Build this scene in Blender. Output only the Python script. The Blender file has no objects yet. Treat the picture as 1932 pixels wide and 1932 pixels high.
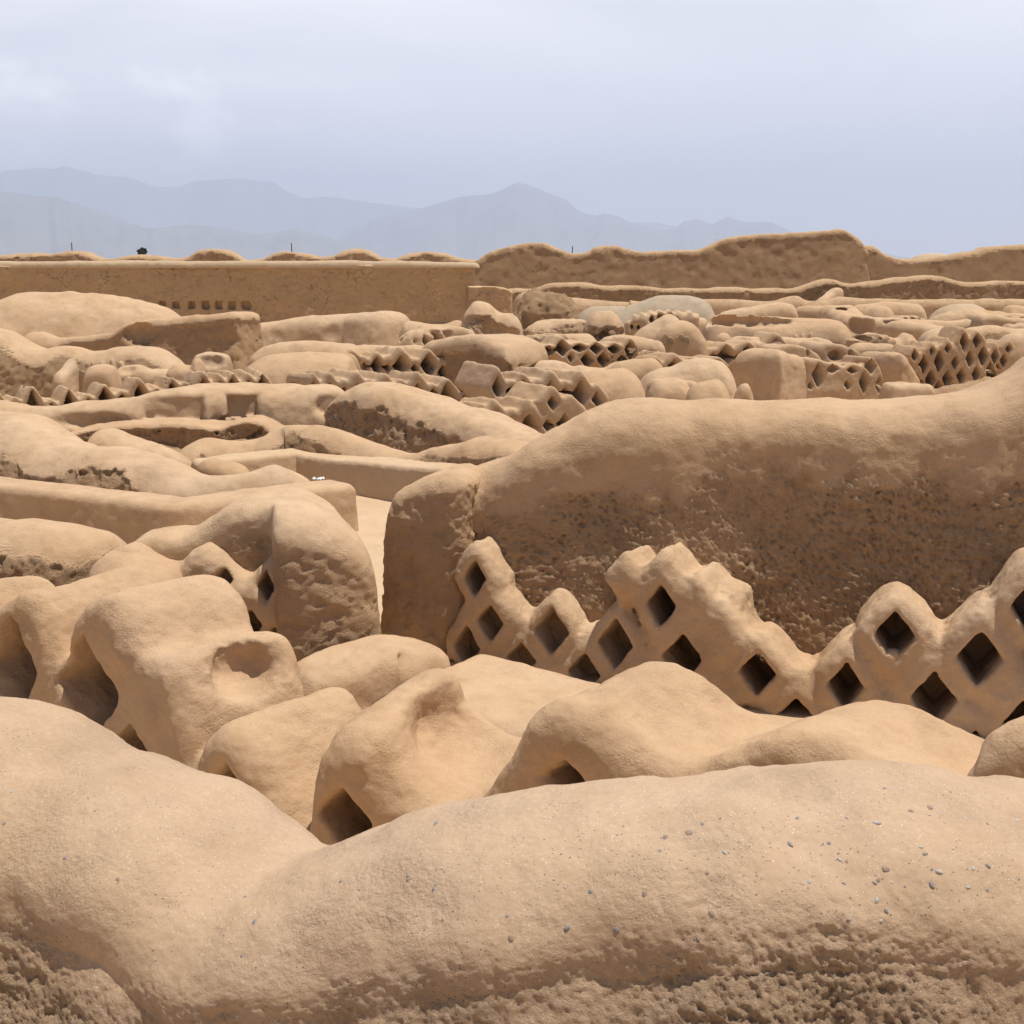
import bpy, math, random
import numpy as np

# ------------------------------------------------------------------ camera
F, CX, CY = 2332.0, 966.0, 966.0           # focal length and centre, in units of a 1932 px square picture
HC = 3.1                                    # eye height above the ruin floor
PITCH = math.atan((966.0 - 505.0) / F)
scene = bpy.context.scene
col = scene.collection
cam_data = bpy.data.cameras.new("camera")
cam_data.sensor_width = 36.0
cam_data.lens = 36.0 * F / 1932.0
cam_data.clip_start = 0.05
cam_data.clip_end = 120000.0
cam = bpy.data.objects.new("camera", cam_data)
cam.location = (0, 0, HC)
cam.rotation_euler = (math.pi / 2 - PITCH, 0, 0)
col.objects.link(cam)
scene.camera = cam

# ------------------------------------------------------------------ world
SUN_EL, SUN_AZ = math.radians(76), math.radians(95)   # azimuth clockwise from the view direction
w = bpy.data.worlds.new("World")
scene.world = w
w.use_nodes = True
nt = w.node_tree
nt.nodes.clear()
def N(t, kind, **kw):
    n = t.nodes.new(kind)
    for k, v in kw.items():
        if k in n.inputs: n.inputs[k].default_value = v
        else: setattr(n, k, v)
    return n
L = nt.links.new
sky = N(nt, 'ShaderNodeTexSky', sky_type='NISHITA')
sky.sun_disc = False
sky.sun_elevation = SUN_EL
sky.sun_rotation = SUN_AZ
sky.air_density = 1.0; sky.dust_density = 1.0; sky.ozone_density = 2.0
tc = N(nt, 'ShaderNodeTexCoord')
mp = N(nt, 'ShaderNodeMapping'); mp.inputs['Scale'].default_value = (1, 1, 4.0)
L(tc.outputs['Generated'], mp.inputs['Vector'])
n1 = N(nt, 'ShaderNodeTexNoise', Scale=1.6, Detail=5.0, Roughness=0.5, Distortion=0.6)
L(mp.outputs[0], n1.inputs['Vector'])
r1 = N(nt, 'ShaderNodeMapRange'); r1.inputs[1].default_value = .32; r1.inputs[2].default_value = .68
r1.inputs[3].default_value = .55; r1.inputs[4].default_value = 1.0
L(n1.outputs['Fac'], r1.inputs[0])
# small cumulus puffs low in the sky
mp2 = N(nt, 'ShaderNodeMapping'); mp2.inputs['Scale'].default_value = (1, 1, 1.7); mp2.inputs['Location'].default_value = (0, 0, 0)
L(tc.outputs['Generated'], mp2.inputs['Vector'])
n2 = N(nt, 'ShaderNodeTexNoise', Scale=16.0, Detail=7.0, Roughness=0.6)
L(mp2.outputs[0], n2.inputs['Vector'])
dist = N(nt, 'ShaderNodeVectorMath', operation='DISTANCE')
dist.inputs[1].default_value = (-.238, .965, .106)
dist2 = N(nt, 'ShaderNodeVectorMath', operation='DISTANCE')
dist2.inputs[1].default_value = (-.36, .925, .120)
L(tc.outputs['Generated'], dist.inputs[0]); L(tc.outputs['Generated'], dist2.inputs[0])
mn = N(nt, 'ShaderNodeMath', operation='MINIMUM'); L(dist.outputs['Value'], mn.inputs[0]); L(dist2.outputs['Value'], mn.inputs[1])
dm = N(nt, 'ShaderNodeMapRange'); dm.inputs[1].default_value = .0; dm.inputs[2].default_value = .095
dm.inputs[3].default_value = .22; dm.inputs[4].default_value = -.25
L(mn.outputs[0], dm.inputs[0])
ad = N(nt, 'ShaderNodeMath', operation='ADD'); L(n2.outputs['Fac'], ad.inputs[0]); L(dm.outputs[0], ad.inputs[1])
r2 = N(nt, 'ShaderNodeMapRange'); r2.inputs[1].default_value = .52; r2.inputs[2].default_value = .92
r2.inputs[3].default_value = 0; r2.inputs[4].default_value = .75
L(ad.outputs[0], r2.inputs[0])
SKYMUL, CIRRUS, PUFF = 1.0, (22.0, 21.2, 21.6, 1), (36.0, 34.5, 33.5, 1)
sz = N(nt, 'ShaderNodeSeparateXYZ'); L(tc.outputs['Generated'], sz.inputs[0])
rz_ = N(nt, 'ShaderNodeMapRange'); rz_.inputs[1].default_value = .24; rz_.inputs[2].default_value = .6; rz_.inputs[3].default_value = 1.0; rz_.inputs[4].default_value = .06
L(sz.outputs['Z'], rz_.inputs[0])
ry_ = N(nt, 'ShaderNodeMapRange'); ry_.inputs[1].default_value = -.1; ry_.inputs[2].default_value = .6; ry_.inputs[3].default_value = .08; ry_.inputs[4].default_value = 1.0
L(sz.outputs['Y'], ry_.inputs[0])
rx_ = N(nt, 'ShaderNodeMapRange'); rx_.inputs[1].default_value = -.35; rx_.inputs[2].default_value = .4; rx_.inputs[3].default_value = 1.0; rx_.inputs[4].default_value = .84
L(sz.outputs['X'], rx_.inputs[0])
rxz = N(nt, 'ShaderNodeMath', operation='MULTIPLY'); L(rx_.outputs[0], rxz.inputs[0]); L(rz_.outputs[0], rxz.inputs[1])
ryz = N(nt, 'ShaderNodeMath', operation='MULTIPLY'); L(ry_.outputs[0], ryz.inputs[0]); L(rxz.outputs[0], ryz.inputs[1])
cf = N(nt, 'ShaderNodeMath', operation='MULTIPLY'); L(r1.outputs[0], cf.inputs[0]); L(ryz.outputs[0], cf.inputs[1])
mx = N(nt, 'ShaderNodeMix', data_type='RGBA'); L(cf.outputs[0], mx.inputs[0]); L(sky.outputs[0], mx.inputs[6]); mx.inputs[7].default_value = CIRRUS
mx2 = N(nt, 'ShaderNodeMix', data_type='RGBA'); L(r2.outputs[0], mx2.inputs[0]); L(mx.outputs[2], mx2.inputs[6]); mx2.inputs[7].default_value = PUFF
bg = N(nt, 'ShaderNodeBackground', Strength=0.06)
L(mx2.outputs[2], bg.inputs['Color'])
wo = N(nt, 'ShaderNodeOutputWorld'); L(bg.outputs[0], wo.inputs['Surface'])

# ------------------------------------------------------------------ sun
sd = bpy.data.lights.new("sun", 'SUN')
sd.energy = 5.0; sd.angle = math.radians(0.55); sd.color = (1.0, 0.945, 0.85)
sun = bpy.data.objects.new("sun", sd)
sdir = (math.cos(SUN_EL) * math.sin(SUN_AZ), math.cos(SUN_EL) * math.cos(SUN_AZ), math.sin(SUN_EL))
from mathutils import Vector
sun.rotation_euler = Vector(sdir).to_track_quat('Z', 'Y').to_euler()
sun.location = (0, 0, 50)
col.objects.link(sun)
scene.view_settings.view_transform = 'Standard'
scene.view_settings.look = 'None'
scene.view_settings.exposure = 0.16
scene.view_settings.gamma = 1.0
scene.cycles.max_bounces = 6
scene.cycles.diffuse_bounces = 2
scene.cycles.volume_bounces = 1
scene.cycles.use_denoising = True

# ------------------------------------------------------------------ maths helpers
cp, sp = math.cos(PITCH), math.sin(PITCH)
def at(px, py, D):
    """point on the sight line through a picture point at ground distance D"""
    u, v = (px - CX) / F, (CY - py) / F
    dx, dy, dz = u, cp + v * sp, -sp + v * cp
    k = D / dy
    return np.array([dx * k, D, HC + dz * k])
def Dz(py, z):
    """ground distance at which a point of height z shows at picture row py"""
    v = (CY - py) / F
    return (z - HC) * (cp + v * sp) / (-sp + v * cp)
# frames of the close-up views the walls were measured in
def c1(p): return [(x * .5, 966 + y * .5) for x, y in p]
def c2(p): return [(676 + x * .65, 917.7 + y * .65) for x, y in p]
def c3(p): return [(x * .35, 415.4 + y * .35) for x, y in p]
def c4(p): return [(579.6 + x * .35, 415.4 + y * .35) for x, y in p]
def c5(p): return [(1159.2 + x * .4, 415.4 + y * .4) for x, y in p]
def h1(p): return [(a[0] * .5, 966 + a[1] * .5, a[2] * .5, a[3] * .5) + tuple(a[4:]) for a in p]
def h2(p): return [(676 + a[0] * .65, 917.7 + a[1] * .65, a[2] * .65, a[3] * .65) + tuple(a[4:]) for a in p]
def h3(p): return [(a[0] * .35, 415.4 + a[1] * .35, a[2] * .35, a[3] * .35) + tuple(a[4:]) for a in p]
def h4(p): return [(579.6 + a[0] * .35, 415.4 + a[1] * .35, a[2] * .35, a[3] * .35) + tuple(a[4:]) for a in p]
def h5(p): return [(1159.2 + a[0] * .4, 415.4 + a[1] * .4, a[2] * .4, a[3] * .4) + tuple(a[4:]) for a in p]

_rs = np.random.RandomState(7)
PERM = _rs.permutation(512).astype(np.int32) % 256
PERM = np.concatenate([PERM, PERM])
VAL = _rs.uniform(-1, 1, 256).astype(np.float32)
def vnoise(P, scale, seed=0):
    Q = P * np.float32(scale) + np.float32(seed * 17.37 + 300)
    I = np.floor(Q).astype(np.int32); f = (Q - I).astype(np.float32)
    I &= 255
    f = f * f * f * (f * (f * 6 - 15) + 10)
    x, y, z = I[..., 0], I[..., 1], I[..., 2]
    fx, fy, fz = f[..., 0], f[..., 1], f[..., 2]
    def hsh(a, b, c): return VAL[PERM[(PERM[(PERM[a & 255] + b) & 255] + c) & 255]]
    def lx(b, c): 
        v0 = hsh(x, b, c); return v0 + (hsh(x + 1, b, c) - v0) * fx
    y1, z1 = y + 1, z + 1
    a0 = lx(y, z); a0 = a0 + (lx(y1, z) - a0) * fy
    a1 = lx(y, z1); a1 = a1 + (lx(y1, z1) - a1) * fy
    return a0 + (a1 - a0) * fz
def fbm(P, scale, oct=3, seed=0, gain=.5):
    r = 0; a = 1.0
    for k in range(oct):
        r = r + a * vnoise(P, scale * 2 ** k, seed + k * 3.1); a *= gain
    return r
def sstep(x, a, b):
    t = np.clip((x - a) / (b - a), 0, 1); return t * t * (3 - 2 * t)
def rmax(a, b, r):
    """rounded intersection of two distance fields"""
    u, v = a + r, b + r
    return np.sqrt(np.maximum(u, 0) ** 2 + np.maximum(v, 0) ** 2) + np.minimum(np.maximum(u, v), 0) - r
def smin(a, b, k):
    h = np.clip(.5 + .5 * (b - a) / k, 0, 1); return b + (a - b) * h - k * h * (1 - h)

def catmull(P, n_per=24):
    P = np.asarray(P, float)
    if len(P) == 2: 
        t = np.linspace(0, 1, n_per)[:, None]; return P[0] * (1 - t) + P[1] * t
    Q = np.vstack([2 * P[0] - P[1], P, 2 * P[-1] - P[-2]])
    out = []
    for i in range(1, len(Q) - 2):
        p0, p1, p2, p3 = Q[i - 1], Q[i], Q[i + 1], Q[i + 2]
        d = [max(np.linalg.norm(a - b), 1e-6) ** .5 for a, b in ((p0, p1), (p1, p2), (p2, p3))]
        t0, t1 = 0, d[0]; t2 = t1 + d[1]; t3 = t2 + d[2]
        t = np.linspace(t1, t2, n_per, endpoint=False)[:, None]
        A1 = (t1 - t) / (t1 - t0) * p0 + (t - t0) / (t1 - t0) * p1
        A2 = (t2 - t) / (t2 - t1) * p1 + (t - t1) / (t2 - t1) * p2
        A3 = (t3 - t) / (t3 - t2) * p2 + (t - t2) / (t3 - t2) * p3
        B1 = (t2 - t) / (t2 - t0) * A1 + (t - t0) / (t2 - t0) * A2
        B2 = (t3 - t) / (t3 - t1) * A2 + (t - t1) / (t3 - t1) * A3
        out.append((t2 - t) / (t2 - t1) * B1 + (t - t1) / (t2 - t1) * B2)
    out.append(P[-1:])
    return np.vstack(out)

def stations(pts, D, W, h, axis=None, smooth=None):
    """pts = ridge picture points; returns resampled centre line xy, front normal, height, half width, arc length"""
    n = len(pts)
    px = np.array([p[0] for p in pts], float)
    if np.isscalar(D): Ds = np.full(n, float(D))
    elif len(D) == 2 and n != 2: Ds = D[0] + (D[1] - D[0]) * (px - px[0]) / (px[-1] - px[0])
    else: Ds = np.array(D, float)
    Ws = np.full(n, float(W)) if np.isscalar(W) else (np.array(W, float) if len(W) == n else np.interp(np.arange(n), np.linspace(0, n - 1, len(W)), W))
    C = np.array([list(at(p[0], p[1], d)) + [ww] for p, d, ww in zip(pts, Ds, Ws)])
    S = catmull(C)
    seg = np.r_[0, np.cumsum(np.hypot(np.diff(S[:, 0]), np.diff(S[:, 1])))]
    keep = np.r_[True, np.diff(seg) > 1e-6]; S, seg = S[keep], seg[keep]
    Ltot = seg[-1]
    m = max(int(Ltot / h) + 1, 6)
    s = np.linspace(0, Ltot, m)
    R = np.stack([np.interp(s, seg, S[:, k]) for k in range(4)], 1)
    # smooth the plan line so that thick walls do not fold
    ks = smooth if smooth is not None else 0.35 * float(np.mean(Ws))
    kn = max(int(ks / (s[1] - s[0])), 1)
    if kn > 1:
        ker = np.hanning(2 * kn + 3)[1:-1]; ker /= ker.sum(); pad = len(ker) // 2
        for k in (0, 1):
            a = R[:, k]
            e = np.r_[a[0] - (a[1] - a[0]) * np.arange(pad, 0, -1), a, a[-1] + (a[-1] - a[-2]) * np.arange(1, pad + 1)]
            R[:, k] = np.convolve(e, ker, 'valid')
    ds = s[1] - s[0]
    T = np.stack([np.gradient(R[:, 0], ds), np.gradient(R[:, 1], ds)], 1)
    T /= np.linalg.norm(T, axis=1)[:, None]
    Nn = np.stack([T[:, 1], -T[:, 0]], 1)            # path runs left to right -> this faces the viewer
    if axis is not None:
        a = np.array(axis, float)
        if a.ndim == 2 and len(a) == n:
            sc_ = np.r_[0, np.cumsum(np.hypot(np.diff(C[:, 0]), np.diff(C[:, 1])))]; sc_ *= s[-1] / sc_[-1]
            Nn = np.stack([np.interp(s, sc_, a[:, k]) for k in (0, 1)], 1)
        elif a.ndim == 1: Nn = np.tile(a, (m, 1))
        else: Nn = np.stack([np.interp(np.arange(m), np.linspace(0, m - 1, len(a)), a[:, k]) for k in (0, 1)], 1)
        Nn /= np.linalg.norm(Nn, axis=1)[:, None]
    return R[:, :2], Nn, R[:, 2], R[:, 3], s, T

def make_mesh(name, V, Q, attr=None, mat=None):
    me = bpy.data.meshes.new(name)
    nv, nf = len(V), len(Q)
    me.vertices.add(nv); me.vertices.foreach_set("co", V.astype(np.float32).ravel())
    k = Q.shape[1]
    me.loops.add(nf * k); me.loops.foreach_set("vertex_index", Q.astype(np.int32).ravel())
    me.polygons.add(nf); me.polygons.foreach_set("loop_start", (np.arange(nf) * k).astype(np.int32))
    me.polygons.foreach_set("use_smooth", np.ones(nf, bool))
    me.update(calc_edges=True)
    if attr is not None:
        a = me.attributes.new("erosion", 'FLOAT', 'POINT'); a.data.foreach_set("value", attr.astype(np.float32))
    if mat: me.materials.append(mat)
    return me

def surface_net(f, X, extra=None):
    """f (nx,ny,nz) field, X function(grid coordinates (n,3)) -> world positions; returns verts, quads, attribute"""
    ins = f < 0
    c = np.zeros(tuple(d - 1 for d in f.shape), np.uint8)
    for i in (0, 1):
        for j in (0, 1):
            for k in (0, 1):
                c += ins[i:f.shape[0] - 1 + i, j:f.shape[1] - 1 + j, k:f.shape[2] - 1 + k]
    act = (c > 0) & (c < 8)
    idx = np.full(c.shape, -1, np.int32)
    ci = np.argwhere(act)
    idx[act] = np.arange(len(ci), dtype=np.int32)
    acc = np.zeros((len(ci), 3), np.float32); cnt = np.zeros(len(ci), np.float32)
    cor = {}
    for i in (0, 1):
        for j in (0, 1):
            for k in (0, 1): cor[i, j, k] = f[ci[:, 0] + i, ci[:, 1] + j, ci[:, 2] + k]
    for ax in range(3):
        for a in (0, 1):
            for b in (0, 1):
                o = [0, 0, 0]; oo = [q for q in range(3) if q != ax]; o[oo[0]] = a; o[oo[1]] = b
                o1 = list(o); o1[ax] = 1
                f0, f1 = cor[tuple(o)], cor[tuple(o1)]
                m = (f0 < 0) != (f1 < 0)
                t = f0[m] / (f0[m] - f1[m])
                acc[m, oo[0]] += a; acc[m, oo[1]] += b; acc[m, ax] += t; cnt[m] += 1
    G = ci + acc / cnt[:, None]
    quads = []
    for ax in range(3):
        sl0 = [slice(1, -1)] * 3; sl1 = [slice(1, -1)] * 3
        sl0[ax] = slice(0, -1); sl1[ax] = slice(1, None)
        A, B = ins[tuple(sl0)], ins[tuple(sl1)]
        for m, flip in ((A & ~B, False), (~A & B, True)):
            e = np.argwhere(m)
            if not len(e): continue
            oo = [q for q in range(3) if q != ax]
            base = e.copy(); base[:, oo[0]] += 1; base[:, oo[1]] += 1
            def cell(da, db):
                q = base.copy(); q[:, oo[0]] -= da; q[:, oo[1]] -= db
                return idx[q[:, 0], q[:, 1], q[:, 2]]
            qd = np.stack([cell(1, 1), cell(0, 1), cell(0, 0), cell(1, 0)], 1)
            if (ax == 1) != flip: qd = qd[:, ::-1]
            quads.append(qd)
    Q = np.vstack(quads)[:, ::-1]                       # the (along, across, up) frame is left-handed
    at_ = extra[ci[:, 0], ci[:, 1], ci[:, 2]] if extra is not None else None
    return X(G), Q, at_

def tag(o, label=None, cat=None, group=None, kind='thing'):
    if label: o['label'] = label
    if cat: o['category'] = cat
    if group: o['group'] = group
    if kind: o['kind'] = kind
    return o
def link(name, me, parent=None):
    o = bpy.data.objects.new(name, me); col.objects.link(o)
    if parent: o.parent = parent
    return o

# ------------------------------------------------------------------ materials
ALB = .93
def adobe(name, base, dark, light, grain=1.0, speck=0.0, rough_bump=1.0, rscale=1.0, crack=0.0, ero=(.92, .88, .84), stain=.35):
    base, dark, light = (tuple(q * ALB for q in c_[:3]) + (1,) for c_ in (base, dark, light))
    m = bpy.data.materials.new(name); m.use_nodes = True
    t = m.node_tree; t.nodes.clear(); L = t.links.new
    geo = N(t, 'ShaderNodeNewGeometry'); pos = geo.outputs['Position']
    def noise(scale, detail=4, rough=.55, dist=0.0):
        n = N(t, 'ShaderNodeTexNoise', Scale=scale, Detail=detail, Roughness=rough, Distortion=dist); L(pos, n.inputs['Vector']); return n.outputs['Fac']
    def rng(v, a, b, c=0.0, d=1.0):
        n = N(t, 'ShaderNodeMapRange'); L(v, n.inputs[0])
        for i, q in enumerate((a, b, c, d)): n.inputs[i + 1].default_value = q
        return n.outputs[0]
    def mix(fac, A, B, mode='MIX'):
        n = N(t, 'ShaderNodeMix', data_type='RGBA', blend_type=mode)
        for i, q in ((0, fac), (6, A), (7, B)):
            if isinstance(q, (tuple, float, int)): n.inputs[i].default_value = q
            else: L(q, n.inputs[i])
        return n.outputs[2]
    def math_(op, a, b):
        n = N(t, 'ShaderNodeMath', operation=op)
        for i, q in ((0, a), (1, b)):
            if isinstance(q, (float, int)): n.inputs[i].default_value = q
            else: L(q, n.inputs[i])
        return n.outputs[0]
    er = N(t, 'ShaderNodeAttribute', attribute_name='erosion').outputs['Fac']
    big = noise(.9, 3); mid = noise(5.5, 5, .6); fine = noise(70, 6, .65); grit = noise(330, 3, .6)
    c = mix(rng(big, .3, .7), base, light)
    c = mix(rng(mid, .48, .78, 0, .65), c, dark)
    c = mix(rng(noise(.42, 4, .6), .5, .72, 0, .4), c, tuple(q * k for q, k in zip(light[:3], (.93, .97, 1.12))) + (1,))
    oi = N(t, 'ShaderNodeObjectInfo'); tone = rng(oi.outputs['Random'], 0, 1, 0, .38)
    c = mix(tone, c, tuple(q * k for q, k in zip(dark[:3], (1.12, 1.05, .98))) + (1,))
    c = mix(rng(fine, .35, .75, 0, .5), c, dark)
    ec = tuple(b * k for b, k in zip(dark[:3], ero)) + (1,)
    c = mix(math_('MULTIPLY', er, rng(noise(14, 6, .65), .3, .65, .1, .5)), c, ec)
    c = mix(math_('MULTIPLY', rng(noise(1.7, 7, .66, .5), .52, .68), stain), c, ec)
    bumps = [(fine, .008 * grain, 1), (grit, .0022 * grain, 1), (mid, .03, .5)]
    vor = None
    if speck:
        # pale chopped straw and dark grit specks worked into the plaster
        wv = N(t, 'ShaderNodeTexVoronoi', Scale=95.0, feature='F1'); wv.inputs['Randomness'].default_value = 1
        mpn = N(t, 'ShaderNodeMapping'); mpn.inputs['Scale'].default_value = (1, 1, 2.2); mpn.inputs['Rotation'].default_value = (.4, .3, .5)
        L(pos, mpn.inputs['Vector']); L(mpn.outputs[0], wv.inputs['Vector'])
        sp_ = math_('MULTIPLY', rng(wv.outputs['Distance'], .10, .16, 1, 0), rng(noise(23, 2), .45, .55))
        c = mix(math_('MULTIPLY', sp_, .75 * speck), c, (.78, .66, .48, 1))
        wv2 = N(t, 'ShaderNodeTexVoronoi', Scale=60.0, feature='F1')
        mp3 = N(t, 'ShaderNodeMapping'); mp3.inputs['Scale'].default_value = (1, 1.3, 1.1); mp3.inputs['Location'].default_value = (3.3, 1.1, .7)
        L(pos, mp3.inputs['Vector']); L(mp3.outputs[0], wv2.inputs['Vector'])
        sg = math_('MULTIPLY', rng(wv2.outputs['Distance'], .10, .15, 1, 0), rng(noise(9, 2), .5, .6))
        c = mix(math_('MULTIPLY', sg, .7 * speck), c, (.16, .14, .125, 1))
    rb = noise(30 * rscale, 8, .68, .4); rb2 = noise(90 * rscale, 6, .7)
    height = math_('MULTIPLY', rng(fine, .2, .8), .5)
    b1 = N(t, 'ShaderNodeBump'); b1.inputs['Strength'].default_value = .9; b1.inputs['Distance'].default_value = .013 * grain; L(fine, b1.inputs['Height'])
    b2 = N(t, 'ShaderNodeBump'); b2.inputs['Strength'].default_value = .7; b2.inputs['Distance'].default_value = .03 if rscale == 1 else .014; L(mid, b2.inputs['Height']); L(b1.outputs[0], b2.inputs['Normal'])
    b3 = N(t, 'ShaderNodeBump'); b3.inputs['Strength'].default_value = 1.0; b3.inputs['Distance'].default_value = .05 * rough_bump
    L(math_('MULTIPLY', er, math_('ADD', rb, math_('MULTIPLY', rb2, .4))), b3.inputs['Height']); L(b2.outputs[0], b3.inputs['Normal'])
    b1.inputs['Strength'].default_value = 1.0; L(rng(noise(3.1, 4, .6), .36, .66, .12, 1.0), b1.inputs['Strength'])
    last = b3
    if crack:
        v = N(t, 'ShaderNodeTexVoronoi', Scale=1.1, feature='DISTANCE_TO_EDGE'); dn = N(t, 'ShaderNodeTexNoise', Scale=2.0, Detail=4.0)
        L(pos, dn.inputs['Vector']); vm = N(t, 'ShaderNodeVectorMath', operation='ADD'); L(pos, vm.inputs[0]); L(dn.outputs['Color'], vm.inputs[1]); L(vm.outputs[0], v.inputs['Vector'])
        ck = math_('MULTIPLY', rng(v.outputs['Distance'], .0, .018, 1, 0), rng(noise(.5, 3), .48, .58))
        c = mix(math_('MULTIPLY', ck, crack), c, (.06, .04, .025, 1))
        pit = rng(noise(3.2, 7, .7), .58, .70)
        c = mix(math_('MULTIPLY', pit, .28), c, dark)
    bs = N(t, 'ShaderNodeBsdfPrincipled'); bs.inputs['Roughness'].default_value = .95
    bs.inputs['Specular IOR Level'].default_value = .15
    L(c, bs.inputs['Base Color']); L(last.outputs[0], bs.inputs['Normal'])
    o = N(t, 'ShaderNodeOutputMaterial'); L(bs.outputs[0], o.inputs['Surface'])
    return m
BASE, DARK, LITE = (.60, .41, .252, 1), (.455, .288, .16, 1), (.665, .485, .32, 1)
M_near = adobe('mud_plaster_near', BASE, DARK, LITE, speck=1.0, rough_bump=.3, rscale=1.8, stain=.22, ero=(1, .98, .96))
M_fore = adobe('mud_plaster_foreground', (.55, .39, .255, 1), (.425, .285, .172, 1), (.61, .45, .315, 1), speck=1.6, grain=.8, rough_bump=.4, rscale=2.0, stain=.15, ero=(1.25, 1.2, 1.15))
M_mid = adobe('mud_plaster', BASE, DARK, LITE, grain=1.2)
M_far = adobe('old_adobe', (.54, .36, .21, 1), (.42, .27, .152, 1), (.60, .415, .25, 1), grain=3, crack=.6, rough_bump=2.0, stain=.45)
M_wallfar = adobe('cracked_render', (.70, .475, .28, 1), (.58, .38, .21, 1), (.74, .52, .32, 1), grain=2, crack=.9, rough_bump=1.2, stain=.5)
M_grey = adobe('grey_mud', (.48, .375, .265, 1), (.38, .29, .195, 1), (.53, .42, .305, 1), grain=2)
M_cap = adobe('pale_capping', (.56, .42, .28, 1), (.47, .34, .215, 1), (.60, .46, .32, 1))
M_floor = adobe('trodden_floor', (.60, .43, .27, 1), (.52, .36, .215, 1), (.66, .49, .33, 1), grain=.8)

def simple_mat(name, c, rough=.8, var=.15, scale=40):
    m = bpy.data.materials.new(name); m.use_nodes = True; t = m.node_tree
    bs = t.nodes['Principled BSDF']; bs.inputs['Roughness'].default_value = rough
    n = N(t, 'ShaderNodeTexNoise', Scale=scale, Detail=4.0); g = N(t, 'ShaderNodeNewGeometry'); t.links.new(g.outputs['Position'], n.inputs['Vector'])
    x = N(t, 'ShaderNodeMix', data_type='RGBA'); x.inputs[6].default_value = tuple(q * (1 - var) for q in c[:3]) + (1,); x.inputs[7].default_value = tuple(min(q * (1 + var), 1) for q in c[:3]) + (1,)
    t.links.new(n.outputs['Fac'], x.inputs[0]); t.links.new(x.outputs[2], bs.inputs['Base Color'])
    return m

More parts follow.
